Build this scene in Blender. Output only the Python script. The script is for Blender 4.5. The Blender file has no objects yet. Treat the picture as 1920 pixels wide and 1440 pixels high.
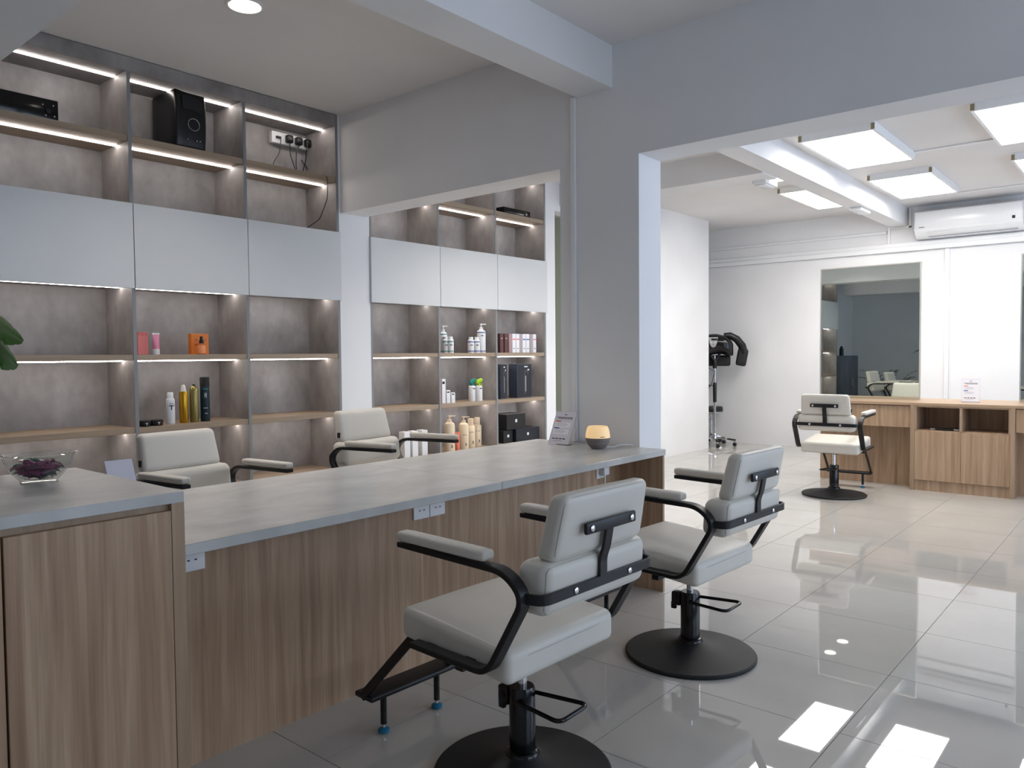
import bpy, bmesh, math, random
from mathutils import Vector, Matrix
random.seed(7)
PI = math.pi
scene = bpy.context.scene
COL = scene.collection

# ------------------------------------------------------------------ camera
CAM_H = 1.275
RT = Vector((0.6455677, -0.76364967, -0.00902932))
UP = Vector((0.03442278, 0.01728491, 0.99925788))
FW = Vector((0.76292687, 0.64539942, -0.03744553))
FPX = 1454.16
cam_d = bpy.data.cameras.new('camera')
cam_d.sensor_width = 36.0
cam_d.lens = FPX * 36 / 1920
cam_d.clip_start = 0.02
cam = bpy.data.objects.new('camera', cam_d)
COL.objects.link(cam)
cam.matrix_world = Matrix(((RT.x, UP.x, -FW.x, 0), (RT.y, UP.y, -FW.y, 0), (RT.z, UP.z, -FW.z, CAM_H), (0, 0, 0, 1)))
scene.camera = cam

def ray(px, py):
    return FW + RT * ((px - 960) / FPX) - UP * ((py - 720) / FPX)
def at_y(px, py, Y):
    d = ray(px, py); return Vector((0, 0, CAM_H)) + d * (Y / d.y)
def at_x(px, py, X):
    d = ray(px, py); return Vector((0, 0, CAM_H)) + d * (X / d.x)
def at_z(px, py, Z):
    d = ray(px, py); return Vector((0, 0, CAM_H)) + d * ((Z - CAM_H) / d.z)

# ------------------------------------------------------------------ world, daylight, exposure
scene.view_settings.view_transform = 'Standard'
scene.view_settings.look = 'None'
scene.view_settings.gamma = 1.0
scene.view_settings.use_curve_mapping = False
scene.view_settings.exposure = 0.1
world = bpy.data.worlds.new('sky_world')
scene.world = world
world.use_nodes = True
bgn = world.node_tree.nodes['Background']
bgn.inputs[0].default_value = (0.62, 0.76, 1.0, 1)
bgn.inputs[1].default_value = 0.5

DAYLIGHT = 1.0
def area(name, loc, rot, sx, sy, power, col):
    l = bpy.data.lights.new(name, 'AREA'); l.shape = 'RECTANGLE'; l.size = sx; l.size_y = sy
    l.energy = power; l.color = col
    o = bpy.data.objects.new(name, l); COL.objects.link(o); o.location = loc; o.rotation_euler = rot
    return o
# daylight entering through the two shopfront windows (facing +y)
area('window_rear_offscreen', (2.0, -3.1, 1.45), (PI / 2, 0, 0), 2.8, 2.4, 50 * DAYLIGHT, (0.72, 0.81, 1.0))
area('window_right_offscreen', (6.45, -3.1, 1.45), (PI / 2, 0, 0), 4.9, 2.4, 135 * DAYLIGHT, (0.66, 0.77, 1.0))

# ------------------------------------------------------------------ materials
def lin(c):
    return tuple(((v / 255) / 12.92 if v / 255 <= 0.04045 else ((v / 255 + 0.055) / 1.055) ** 2.4) for v in c)
MATS = {}
def pmat(name, col, rough=0.5, metal=0.0, spec=0.5, emit=None, estr=0.0, trans=0.0, ior=1.45, coat=0.0, sss=0.0):
    m = bpy.data.materials.new(name); m.use_nodes = True
    b = m.node_tree.nodes['Principled BSDF']
    b.inputs['Base Color'].default_value = (*lin(col), 1)
    b.inputs['Roughness'].default_value = rough
    b.inputs['Metallic'].default_value = metal
    b.inputs['Specular IOR Level'].default_value = spec
    b.inputs['IOR'].default_value = ior
    b.inputs['Transmission Weight'].default_value = trans
    b.inputs['Coat Weight'].default_value = coat
    if emit:
        b.inputs['Emission Color'].default_value = (*lin(emit), 1)
        b.inputs['Emission Strength'].default_value = estr
    MATS[name] = m
    return m
def noise_mat(name, stops, scale=(1, 1, 1), nscale=5.0, detail=5, rough=0.5, fine=None, spec=0.5, bump=0.0, distort=0.0, rvar=0.0):
    """stops: [(pos, srgb)...]; noise in object space; fine=(scale xyz, amount) multiplies a second streak noise in."""
    m = pmat(name, stops[0][1], rough, spec=spec); nt = m.node_tree; b = nt.nodes['Principled BSDF']
    tc = nt.nodes.new('ShaderNodeTexCoord'); mp = nt.nodes.new('ShaderNodeMapping'); mp.inputs['Scale'].default_value = scale
    nz = nt.nodes.new('ShaderNodeTexNoise'); nz.inputs['Scale'].default_value = nscale; nz.inputs['Detail'].default_value = detail
    nz.inputs['Distortion'].default_value = distort
    rp = nt.nodes.new('ShaderNodeValToRGB')
    oi = nt.nodes.new('ShaderNodeObjectInfo'); ad = nt.nodes.new('ShaderNodeVectorMath'); ad.operation = 'ADD'
    sc_ = nt.nodes.new('ShaderNodeMath'); sc_.operation = 'MULTIPLY'; sc_.inputs[1].default_value = 37.0
    nt.links.new(oi.outputs['Random'], sc_.inputs[0])
    nt.links.new(tc.outputs['Object'], ad.inputs[0]); nt.links.new(sc_.outputs[0], ad.inputs[1])
    nt.links.new(ad.outputs[0], mp.inputs['Vector']); nt.links.new(mp.outputs[0], nz.inputs['Vector'])
    nt.links.new(nz.outputs['Fac'], rp.inputs['Fac'])
    cr = rp.color_ramp
    cr.elements[0].position = stops[0][0]; cr.elements[0].color = (*lin(stops[0][1]), 1)
    cr.elements[1].position = stops[-1][0]; cr.elements[1].color = (*lin(stops[-1][1]), 1)
    for p, c in stops[1:-1]:
        e = cr.elements.new(p); e.color = (*lin(c), 1)
    out = rp.outputs['Color']
    if fine:
        mp2 = nt.nodes.new('ShaderNodeMapping'); mp2.inputs['Scale'].default_value = fine[0]
        n2 = nt.nodes.new('ShaderNodeTexNoise'); n2.inputs['Scale'].default_value = 1.0; n2.inputs['Detail'].default_value = 4
        nt.links.new(ad.outputs[0], mp2.inputs['Vector']); nt.links.new(mp2.outputs[0], n2.inputs['Vector'])
        mr = nt.nodes.new('ShaderNodeMapRange'); mr.inputs['From Min'].default_value = 0.3; mr.inputs['From Max'].default_value = 0.7
        mr.inputs['To Min'].default_value = 1 - fine[1]; mr.inputs['To Max'].default_value = 1 + fine[1] * 0.6
        nt.links.new(n2.outputs['Fac'], mr.inputs['Value'])
        vm = nt.nodes.new('ShaderNodeVectorMath'); vm.operation = 'SCALE'
        nt.links.new(out, vm.inputs[0]); nt.links.new(mr.outputs[0], vm.inputs['Scale']); out = vm.outputs[0]
    nt.links.new(out, b.inputs['Base Color'])
    if bump:
        bp = nt.nodes.new('ShaderNodeBump'); bp.inputs['Strength'].default_value = bump; bp.inputs['Distance'].default_value = 0.002
        nt.links.new(nz.outputs['Fac'], bp.inputs['Height']); nt.links.new(bp.outputs[0], b.inputs['Normal'])
    return m

noise_mat('paint', [(0.3, (226, 226, 227)), (0.7, (233, 233, 234))], nscale=1.5, rough=0.75, spec=0.25)
noise_mat('paint_green', [(0.3, (196, 200, 184)), (0.7, (204, 208, 192))], nscale=1.5, rough=0.8, spec=0.2)
noise_mat('paint_ceiling', [(0.3, (223, 221, 220)), (0.7, (230, 228, 227))], nscale=1.2, rough=0.9, spec=0.15)
noise_mat('tile', [(0.35, (184, 180, 173)), (0.65, (190, 186, 180))], nscale=2.5, detail=6, rough=0.018, spec=1.0)
pmat('grout', (148, 144, 138), 0.7)
WOOD = [(0.22, (142, 112, 88)), (0.42, (166, 136, 109)), (0.55, (178, 149, 121)), (0.78, (194, 167, 139))]
noise_mat('wood', WOOD, scale=(26, 26, 1.1), nscale=1.0, detail=6, rough=0.42, fine=((190, 190, 5), 0.12), distort=0.6)
noise_mat('wood_trim', [(0.3, (156, 130, 105)), (0.7, (174, 148, 122))], scale=(30, 30, 1.4), nscale=1.0, rough=0.45, fine=((190, 190, 5), 0.1))
noise_mat('wood_top', [(0.3, (160, 133, 106)), (0.7, (178, 151, 124))], scale=(26, 1.2, 26), nscale=1.0, rough=0.4, fine=((190, 6, 190), 0.1))
noise_mat('shelf_wood', [(0.3, (150, 132, 112)), (0.7, (166, 147, 126))], scale=(1.2, 30, 30), nscale=1.0, rough=0.5, fine=((5, 150, 150), 0.07))
noise_mat('laminate', [(0.25, (124, 120, 119)), (0.5, (149, 145, 144)), (0.75, (172, 169, 168))], scale=(3.6, 3.6, 2.8), nscale=1.0, detail=10, rough=0.55, fine=((22, 22, 12), 0.10), distort=0.2)
pmat('edge_grey', (134, 136, 138), 0.5)
noise_mat('door_white', [(0.3, (206, 208, 209)), (0.7, (211, 213, 214))], nscale=2, rough=0.4)
noise_mat('concrete_top', [(0.25, (172, 171, 167)), (0.5, (188, 187, 183)), (0.75, (203, 202, 199))], scale=(2.2, 3.5, 1), nscale=2.2, detail=9, rough=0.30, fine=((9, 30, 6), 0.06), distort=0.4)
noise_mat('leather', [(0.3, (206, 201, 191)), (0.7, (212, 207, 197))], nscale=3, detail=3, rough=0.40, spec=0.4)
pmat('piping', (186, 180, 170), 0.5)
pmat('black_metal', (16, 16, 19), 0.42, spec=0.45)
pmat('black_plastic', (14, 14, 16), 0.35)
pmat('black_matte', (22, 22, 24), 0.6)
pmat('black_gloss', (10, 10, 12), 0.14)
pmat('chrome', (215, 215, 218), 0.12, metal=1.0)
pmat('steel', (170, 170, 172), 0.3, metal=1.0)
pmat('brass', (150, 140, 110), 0.4, metal=0.8)
pmat('white_plastic', (232, 233, 234), 0.35)
pmat('white_gloss', (238, 239, 240), 0.18)
pmat('blue_foot', (30, 110, 140), 0.35)
pmat('led', (255, 250, 240), 0.5, emit=(255, 245, 238), estr=21.0)
pmat('panel_light', (255, 255, 255), 0.5, emit=(255, 251, 246), estr=12.8)
pmat('downlight', (255, 255, 255), 0.5, emit=(255, 247, 235), estr=12.0)
pmat('mirror', (212, 219, 213), 0.0, metal=1.0)
pmat('mirror_frame', (200, 198, 192), 0.35, metal=0.6)
pmat('soil', (50, 38, 30), 0.9)
pmat('leaf', (50, 98, 30), 0.35)
pmat('leaf_dark', (34, 72, 26), 0.3)
pmat('stem', (70, 96, 44), 0.5)
pmat('pot', (120, 120, 122), 0.6)
pmat('cabinet_slate', (92, 100, 112), 0.5)
noise_mat('stone_base', [(0.3, (118, 110, 106)), (0.7, (136, 128, 124))], scale=(2, 2, 60), nscale=1, rough=0.7)
pmat('lamp_glow', (238, 214, 172), 0.5, emit=(255, 206, 140), estr=0.45)
pmat('paper', (214, 211, 220), 0.6)
pmat('paper_white', (236, 235, 240), 0.6)
pmat('ink', (40, 40, 48), 0.6); pmat('ink_grey', (128, 128, 138), 0.6)
pmat('ink_red', (224, 112, 84), 0.6); pmat('ink_blue', (62, 84, 150), 0.6)
def glassy(name, tint, mixf, rough=0.03):
    m = bpy.data.materials.new(name); m.use_nodes = True; nt = m.node_tree
    for n in list(nt.nodes):
        if n.type == 'BSDF_PRINCIPLED': nt.nodes.remove(n)
    out = [n for n in nt.nodes if n.type == 'OUTPUT_MATERIAL'][0]
    t = nt.nodes.new('ShaderNodeBsdfTransparent'); t.inputs[0].default_value = (*tint, 1)
    g = nt.nodes.new('ShaderNodeBsdfGlossy'); g.inputs['Roughness'].default_value = rough
    fr = nt.nodes.new('ShaderNodeLayerWeight'); fr.inputs['Blend'].default_value = 0.5
    pw = nt.nodes.new('ShaderNodeMath'); pw.operation = 'POWER'; pw.inputs[1].default_value = 4.0
    ml = nt.nodes.new('ShaderNodeMath'); ml.operation = 'MULTIPLY_ADD'; ml.inputs[1].default_value = 0.55 * mixf; ml.inputs[2].default_value = 0.04 * mixf
    mx = nt.nodes.new('ShaderNodeMixShader')
    nt.links.new(fr.outputs['Facing'], pw.inputs[0]); nt.links.new(pw.outputs[0], ml.inputs[0]); nt.links.new(ml.outputs[0], mx.inputs[0])
    nt.links.new(t.outputs[0], mx.inputs[1]); nt.links.new(g.outputs[0], mx.inputs[2]); nt.links.new(mx.outputs[0], out.inputs[0])
    MATS[name] = m
glassy('window_glass', (0.96, 0.98, 0.98), 1.0)
glassy('acrylic', (0.93, 0.935, 0.965), 1.5)
glassy('bowl_glass', (0.975, 0.985, 0.975), 1.7, 0.02)

# ------------------------------------------------------------------ mesh helpers
class MB:
    def __init__(self): self.bm = bmesh.new()
    def _tf(self, vs, mat):
        if mat is not None:
            for v in vs: v.co = mat @ v.co
        return self
    def box(self, x0, y0, z0, x1, y1, z1, bev=0.0, seg=2, mat=None):
        if x0 > x1: x0, x1 = x1, x0
        if y0 > y1: y0, y1 = y1, y0
        if z0 > z1: z0, z1 = z1, z0
        bm = bmesh.new() if bev else self.bm
        vs = [bm.verts.new(p) for p in ((x0, y0, z0), (x1, y0, z0), (x1, y1, z0), (x0, y1, z0), (x0, y0, z1), (x1, y0, z1), (x1, y1, z1), (x0, y1, z1))]
        for f in ((3, 2, 1, 0), (4, 5, 6, 7), (0, 1, 5, 4), (1, 2, 6, 5), (2, 3, 7, 6), (3, 0, 4, 7)): bm.faces.new([vs[i] for i in f])
        if bev:
            bmesh.ops.bevel(bm, geom=list(bm.edges), offset=bev, segments=seg, profile=0.5, affect='EDGES')
            self.merge(bm, mat)
        else: self._tf(vs, mat)
        return self
    def merge(self, bm, mat=None):
        mp = {}
        for v in bm.verts: mp[v] = self.bm.verts.new((mat @ v.co) if mat is not None else v.co)
        for f in bm.faces:
            try: self.bm.faces.new([mp[v] for v in f.verts])
            except ValueError: pass
        bm.free(); return self
    def rbox(self, hx, hy, hz, r, n=10, fn=None, mat=None):
        """rounded box centred on the origin, finely gridded, then shaped by fn(Vector)."""
        bm = bmesh.new(); bmesh.ops.create_cube(bm, size=2.0)
        bmesh.ops.subdivide_edges(bm, edges=list(bm.edges), cuts=n, use_grid_fill=True)
        def warp(t, h):   # denser samples near the corners
            a = r / h if h > 0 else 0
            s = abs(t); k = 0.5
            q = s / k * (1 - a) if s < k else (1 - a) + (s - k) / (1 - k) * a
            return math.copysign(q * h, t)
        for v in bm.verts:
            p = Vector((warp(v.co.x, hx), warp(v.co.y, hy), warp(v.co.z, hz)))
            c = Vector((max(-hx + r, min(hx - r, p.x)), max(-hy + r, min(hy - r, p.y)), max(-hz + r, min(hz - r, p.z))))
            d = p - c
            if d.length > 1e-9: p = c + d.normalized() * r * min(1.0, max(abs(d.x), abs(d.y), abs(d.z)) / r)
            v.co = fn(p) if fn else p
        return self.merge(bm, mat)
    def lathe(self, prof, seg=24, c=(0, 0, 0), mat=None, sx=1.0, sy=1.0):
        rings = []; vs_all = []
        for r, z in prof:
            if r < 1e-6:
                ring = [self.bm.verts.new((c[0], c[1], c[2] + z))]
            else:
                ring = [self.bm.verts.new((c[0] + sx * r * math.cos(2 * PI * i / seg), c[1] + sy * r * math.sin(2 * PI * i / seg), c[2] + z)) for i in range(seg)]
            rings.append(ring); vs_all += ring
        for a, b in zip(rings, rings[1:]):
            for i in range(seg):
                j = (i + 1) % seg
                if len(a) == 1 and len(b) == 1: continue
                if len(a) == 1: self.bm.faces.new((a[0], b[j], b[i]))
                elif len(b) == 1: self.bm.faces.new((a[i], a[j], b[0]))
                else: self.bm.faces.new((a[i], a[j], b[j], b[i]))
        for ring, flip in ((rings[0], True), (rings[-1], False)):
            if len(ring) > 1:
                self.bm.faces.new(list(reversed(ring)) if flip else ring)
        return self._tf(vs_all, mat)
    def tube(self, pts, r, seg=8, closed=False, mat=None, caps=True):
        pts = [Vector(p) for p in pts]; n = len(pts); rings = []; vs_all = []
        prev = None
        for i, p in enumerate(pts):
            a = pts[i - 1] if (i > 0 or closed) else p
            b = pts[(i + 1) % n] if (i < n - 1 or closed) else p
            t = (b - a).normalized()
            if prev is None:
                u = t.orthogonal().normalized()
            else:
                u = (prev - t * prev.dot(t))
                u = u.normalized() if u.length > 1e-6 else t.orthogonal().normalized()
            prev = u; w = t.cross(u)
            rr = r[i] if isinstance(r, (list, tuple)) else r
            ring = [self.bm.verts.new(p + (u * math.cos(2 * PI * k / seg) + w * math.sin(2 * PI * k / seg)) * rr) for k in range(seg)]
            rings.append(ring); vs_all += ring
        pr = list(zip(rings, rings[1:])) + ([(rings[-1], rings[0])] if closed else [])
        for a, b in pr:
            for k in range(seg):
                self.bm.faces.new((a[k], a[(k + 1) % seg], b[(k + 1) % seg], b[k]))
        if not closed and caps:
            self.bm.faces.new(list(reversed(rings[0]))); self.bm.faces.new(rings[-1])
        return self._tf(vs_all, mat)
    def bar(self, pts, side, w, t, mat=None):
        """flat bar: swept along pts, width w along the fixed vector side, thickness t across it."""
        pts = [Vector(p) for p in pts]; side = Vector(side).normalized(); rings = []; vs_all = []
        for i, p in enumerate(pts):
            a = pts[max(i - 1, 0)]; b = pts[min(i + 1, len(pts) - 1)]
            tg = (b - a).normalized(); nn = tg.cross(side).normalized()
            if 0 < i < len(pts) - 1:
                d0 = (p - a).normalized(); k = abs(d0.cross(side).normalized().dot(nn)); tt = t / max(k, 0.5)
            else: tt = t
            c = 0.16 * min(w, t)
            prof = [(-w / 2 + c, -tt / 2), (w / 2 - c, -tt / 2), (w / 2, -tt / 2 + c), (w / 2, tt / 2 - c), (w / 2 - c, tt / 2), (-w / 2 + c, tt / 2), (-w / 2, tt / 2 - c), (-w / 2, -tt / 2 + c)]
            ring = [self.bm.verts.new(p + side * x + nn * y) for x, y in prof]
            rings.append(ring); vs_all += ring
        for a, b in zip(rings, rings[1:]):
            for k in range(8): self.bm.faces.new((a[k], a[(k + 1) % 8], b[(k + 1) % 8], b[k]))
        self.bm.faces.new(list(reversed(rings[0]))); self.bm.faces.new(rings[-1])
        return self._tf(vs_all, mat)
    def prism(self, poly, z0, z1, mat=None):
        a = [self.bm.verts.new((x, y, z0)) for x, y in poly]; b = [self.bm.verts.new((x, y, z1)) for x, y in poly]
        n = len(poly)
        self.bm.faces.new(list(reversed(a))); self.bm.faces.new(b)
        for i in range(n): self.bm.faces.new((a[i], a[(i + 1) % n], b[(i + 1) % n], b[i]))
        return self._tf(a + b, mat)
    def grid(self, rows, mat=None, thick=0.0):
        V = [[self.bm.verts.new(p) for p in row] for row in rows]
        for a, b in zip(V, V[1:]):
            for i in range(len(a) - 1): self.bm.faces.new((a[i], a[i + 1], b[i + 1], b[i]))
        return self._tf([v for r in V for v in r], mat)
    def mesh(self, name, mat, angle=38):
        bmesh.ops.recalc_face_normals(self.bm, faces=list(self.bm.faces))
        me = bpy.data.meshes.new(name); self.bm.to_mesh(me); self.bm.free()
        for p in me.polygons: p.use_smooth = True
        me.set_sharp_from_angle(angle=math.radians(angle))
        me.materials.append(MATS[mat])
        return me
    def build(self, name, mat, parent=None, loc=None, angle=38):
        o = bpy.data.objects.new(name, self.mesh(name, mat, angle)); COL.objects.link(o)
        if parent is not None: o.parent = parent
        if loc is not None: o.location = loc
        return o

def fillet(pts, rad, n=5):
    """round the inner corners of a polyline."""
    pts = [Vector(p) for p in pts]; out = [pts[0]]
    for i in range(1, len(pts) - 1):
        p, a, b = pts[i], pts[i - 1], pts[i + 1]
        r = rad[i - 1] if isinstance(rad, (list, tuple)) else rad
        da = (a - p); db = (b - p); r = min(r, da.length * 0.49, db.length * 0.49)
        A = p + da.normalized() * r; Bq = p + db.normalized() * r
        for k in range(n + 1):
            t = k / n; out.append(A * (1 - t) ** 2 + p * 2 * t * (1 - t) + Bq * t ** 2)
    out.append(pts[-1]); return out
def thing(name, label, cat, loc=(0, 0, 0), rz=0.0, group=None):
    o = bpy.data.objects.new(name, None); COL.objects.link(o); o.empty_display_size = 0.1
    o.location = loc; o.rotation_euler = (0, 0, rz); o['label'] = label; o['category'] = cat
    if group: o['group'] = group
    return o
def tag(o, label, cat, group=None):
    o['label'] = label; o['category'] = cat
    if group: o['group'] = group
    return o
def struct(o):
    o['kind'] = 'structure'; return o
def copy_tree(o, parent=None):
    c = o.copy(); COL.objects.link(c)
    if parent is not None:
        c.parent = parent; c.matrix_parent_inverse = o.matrix_parent_inverse
    for ch in list(o.children): copy_tree(ch, c)
    return c
RX = lambda a: Matrix.Rotation(a, 4, 'X')
RY = lambda a: Matrix.Rotation(a, 4, 'Y')
RZ = lambda a: Matrix.Rotation(a, 4, 'Z')
TR = lambda x, y, z: Matrix.Translation((x, y, z))

# ------------------------------------------------------------------ the room
XA, XB = -0.90, 10.45           # far ends of the room along x
YA, YB = -2.80, 5.20            # shopfront and back
XW0, XW1 = 3.685, 3.92          # dividing wall
YS = 4.80                       # front plane of the shelving
ZL, ZR, ZF = 3.09, 3.03, 2.975  # ceilings: shelf bay, mirror room, front bay
HB = 2.358                      # underside of the openings in the dividing wall

floor = struct(MB().box(XA, YA, -0.08, XB, 6.6, -0.0025).build('floor', 'grout'))
jx = [0.25 + 0.6 * k for k in range(-3, 19)]; jy = [0.818 + 0.6 * k for k in range(-7, 8)]
tile_meshes = {}
for ax, bx in zip([XA] + [x for x in jx if XA < x < XB], [x for x in jx if XA < x < XB] + [XB]):
    for ay, by in zip([YA] + [y for y in jy if YA < y < YB], [y for y in jy if YA < y < YB] + [YB]):
        w, h = bx - ax - 0.003, by - ay - 0.003
        if w < 0.02 or h < 0.02: continue
        key = (round(w, 4), round(h, 4))
        if key not in tile_meshes:
            tile_meshes[key] = MB().box(0, 0, -0.0024, w, h, 0.0).mesh('tile', 'tile')
        t = bpy.data.objects.new('tile', tile_meshes[key]); COL.objects.link(t)
        t.parent = floor; t.location = (ax + 0.0015, ay + 0.0015, 0)

def wall(name, boxes, mat='paint'):
    m = MB()
    for b in boxes: m.box(*b)
    return struct(m.build(name, mat))
wall('wall_left', [(XA - 0.15, YA - 0.15, 0, XA, 6.6, 3.2)])
wall('wall_right', [(XB, YA - 0.15, 0, XB + 0.15, 5.6, 3.2)])
wall('wall_alcove', [(XA, 5.19, 0, 1.35, 5.35, 3.2)])
wall('wall_back', [(1.35, 5.20, 0, 6.37, 5.35, 3.2), (6.215, YS, 0, 6.37, 5.20, 3.2), (3.667, YS, 0, 3.957, 5.20, 3.2),
                   (6.37, 4.80, 2.74, 8.05, 4.95, 3.2), (8.05, 4.70, 0, 9.64, 5.60, 3.2), (9.64, 5.45, 0, XB, 5.60, 3.2)])
wall('wall_corridor', [(6.22, 6.45, 0, 8.2, 6.6, 3.2), (6.22, 5.35, 0, 6.37, 6.45, 3.2), (8.05, 5.6, 0, 8.2, 6.45, 3.2)], 'paint_green')
wall('wall_divider', [(XW0, 2.205, 0, XW1, 2.735, 3.12), (XW0, YA, HB, XW1, 2.205, 3.12), (XW0, 2.735, HB, XW1, 5.19, 3.12), (XW0, YA, 0, XW1, -2.5, HB)])
wall('wall_front', [(XA, YA - 0.15, 0, XB, YA, 0.25), (XA, YA - 0.15, 2.7, XB, YA, 3.2), (XA, YA - 0.15, 0.25, 0.55, YA, 2.7), (3.45, YA - 0.15, 0.25, 3.95, YA, 2.7), (9.95, YA - 0.15, 0.25, XB, YA, 2.7)])
for i, (x0, x1) in enumerate(((0.55, 3.45), (3.95, 9.95))):
    w = struct(MB().box(x0, YA - 0.10, 0.25, x1, YA - 0.05, 0.30).box(x0, YA - 0.10, 2.65, x1, YA - 0.05, 2.70).box(x0, YA - 0.1, 0.3, x0 + 0.05, YA - 0.05, 2.65).box(x1 - 0.05, YA - 0.1, 0.3, x1, YA - 0.05, 2.65).build('window_%d' % (i + 1), 'black_metal'))
    n = 3 if i == 0 else 4
    for k in range(n):
        a = x0 + 0.05 + (x1 - x0 - 0.1) * k / n; b = x0 + 0.05 + (x1 - x0 - 0.1) * (k + 1) / n
        MB().box(a, YA - 0.078, 0.3, b, YA - 0.072, 2.65).build('pane', 'window_glass', w)
        if k: MB().box(a - 0.02, YA - 0.1, 0.3, a + 0.02, YA - 0.05, 2.65).build('mullion', 'black_metal', w)

ceil = MB()
ceil.box(XA, 2.49, ZL, XW0 + 0.1, YB, ZL + 0.2)                  # shelf bay
ceil.box(XA, YA, ZF, XW0 + 0.1, 2.49, ZL + 0.2)                  # front bay
ceil.box(XW0 + 0.1, YA, ZR, XB, 6.6, ZL + 0.2)                   # mirror room
ceiling = struct(ceil.build('ceiling', 'paint_ceiling'))
def beam(x0, y0, z0, x1, y1, z1): MB().box(x0, y0, z0, x1, y1, z1).build('beam', 'paint', ceiling)
beam(XA, 2.372, 2.745, XW0 + 0.001, 2.612, ZL + 0.05)             # down the length of the near room
beam(0.72, YA, HB, 0.99, 4.80, ZL + 0.05)                      # across, by the shelving's end
beam(XW1 - 0.001, 2.462, 2.81, XB + 0.001, 2.655, ZR + 0.05)      # down the length of the mirror room
beam(6.45, 2.655, 2.80, 6.76, 5.2, ZR + 0.05)                     # across the mirror room

# trunking (fixed cable covers)
def trim(i, *bx, mat='white_plastic'):
    m = MB()
    for b in bx: m.box(*b, bev=0.003, seg=1)
    return struct(m.build('trim_%d' % i, mat))
trim(1, (XW0 - 0.018, 2.618, 0.766, XW0 + 0.001, 2.648, 2.745))
trim(2, (XB - 0.02, 2.70, 2.735, XB, 5.45, 2.77), (XB - 0.02, YA, 2.735, XB, 2.40, 2.765))
trim(3, (XB - 0.045, YA, 2.50, XB, 5.45, 2.56), (XB - 0.03, YA, 2.56, XB, 5.45, 2.61))
trim(4, (XB - 0.025, 2.00, 0.0, XB, 2.05, 2.50))
trim(5, (7.535, 1.10, ZR - 0.014, 7.575, 1.80, ZR))
trim(6, (9.78, -0.5, ZR - 0.014, 9.82, 1.80, ZR))
trim(7, (XB - 0.022, 2.42, 2.785, XB, 2.45, 3.03), (XB - 0.022, 2.42, 2.785, XB, 2.66, 2.81), (XB - 0.02, 2.66, 2.61, XB, 2.69, 2.81))

# ------------------------------------------------------------------ shelving
ROWS = [(2.582, 2.62), (1.262, 1.297), (0.817, 0.852), (0.385, 0.42)]
def shelving(x0, x1, label):
    u = thing('shelving_unit', label, 'shelving', (x0, YS, 0)); W = x1 - x0; D = 0.38; T = 0.022; top = ZL if x0 < 3 else ZR
    pitch = (W - T) / 3
    MB().box(0.004, D, 0.0, W - 0.004, D + 0.018, top - 0.01).build('back_panel', 'laminate', u)
    for k in range(4):
        x = k * pitch
        p = MB().box(x, 0.004, 0.0, x + T, D, top - 0.005).build('side_panel' if k in (0, 3) else 'divider', 'laminate', u)
        if k in (1, 2):
            MB().box(x, 0.0, 0.0, x + T, 0.004, 1.70).box(x, 0.0, 2.21, x + T, 0.004, 3.0).build('edge_band', 'edge_grey', p)
        else:
            MB().box(x, 0.0, 0.0, x + T, 0.004, top - 0.005).build('edge_band', 'edge_grey', p)
    MB().box(0.022, 0.0, 3.0, W - 0.022, 0.02, top - 0.005).build('fascia', 'laminate', u)
    for k in range(3):
        a = k * pitch + T; b = (k + 1) * pitch
        def strip(z, parent, depth=0.15):
            s = MB().box(a + 0.004, depth - 0.007, z - 0.007, b - 0.004, depth + 0.007, z).build('led_strip', 'led', parent)
        tp = MB().box(a, 0.02, 3.0, b, D, 3.018).build('top_panel', 'laminate', u); strip(3.0, tp)
        for i, (z0, z1) in enumerate(ROWS):
            s = MB().box(a, 0.006, z0, b, D, z1, bev=0.0015, seg=1).build('shelf', 'shelf_wood', u)
            if i < 3: strip(z0, s)
        cb = MB().box(a, 0.004, 2.19, b, D, 2.212).build('cabinet_top', 'laminate', u)
        MB().box(a - T if k == 0 else a, 0.0, 2.207, b, 0.004, 2.214).build('edge_band', 'edge_grey', cb)
        zc = 1.7165 if (x0 < 3 and k < 2) else 1.724
        cb = MB().box(a, 0.004, zc, b, D, zc + 0.018).build('cabinet_bottom', 'laminate', u); strip(zc, cb)
        da = k * pitch + (0.0 if k == 0 else T / 2 + 0.002); db = (k + 1) * pitch + (T if k == 2 else T / 2 - 0.002)
        MB().box(da, -0.020, 1.698, db, -0.001, 2.210, bev=0.0015, seg=1).build('cabinet_door', 'door_white', u)
        MB().box(da, -0.020, 0.085, db, -0.001, 0.38, bev=0.0015, seg=1).build('base_door', 'laminate', u)
    MB().box(0, 0.03, 0, W, 0.05, 0.08).build('plinth', 'edge_grey', u)
    return u
shelving(1.355, 3.667, 'tall taupe shelving unit holding the computer tower, lit by light strips, white doors')
shelving(3.957, 6.215, 'tall taupe shelving unit holding shampoo bottles and boxed dryers, beyond the dividing wall')

# ------------------------------------------------------------------ counter and reception cabinet
u = thing('long_counter', 'long counter with grey concrete-look top and brown wood panel', 'counter', (1.02, 2.034, 0))
CW = 3.668 - 1.02
for a, b in ((0.0, 1.317), (1.3185, CW)):
    MB().box(a, 0, 0.735, b, 0.871, 0.766, bev=0.0015, seg=1).build('countertop', 'concrete_top', u)
MB().box(0.0, 0.276, 0.0, CW - 0.02, 0.300, 0.735).build('modesty_panel', 'wood', u)
e = MB().box(CW - 0.02, 0.012, 0.0, CW - 0.002, 0.86, 0.735).build('end_panel', 'wood', u)
MB().box(CW - 0.0205, 0.008, 0.0, CW - 0.0015, 0.012, 0.735).build('edge_band', 'wood_trim', e)

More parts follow.
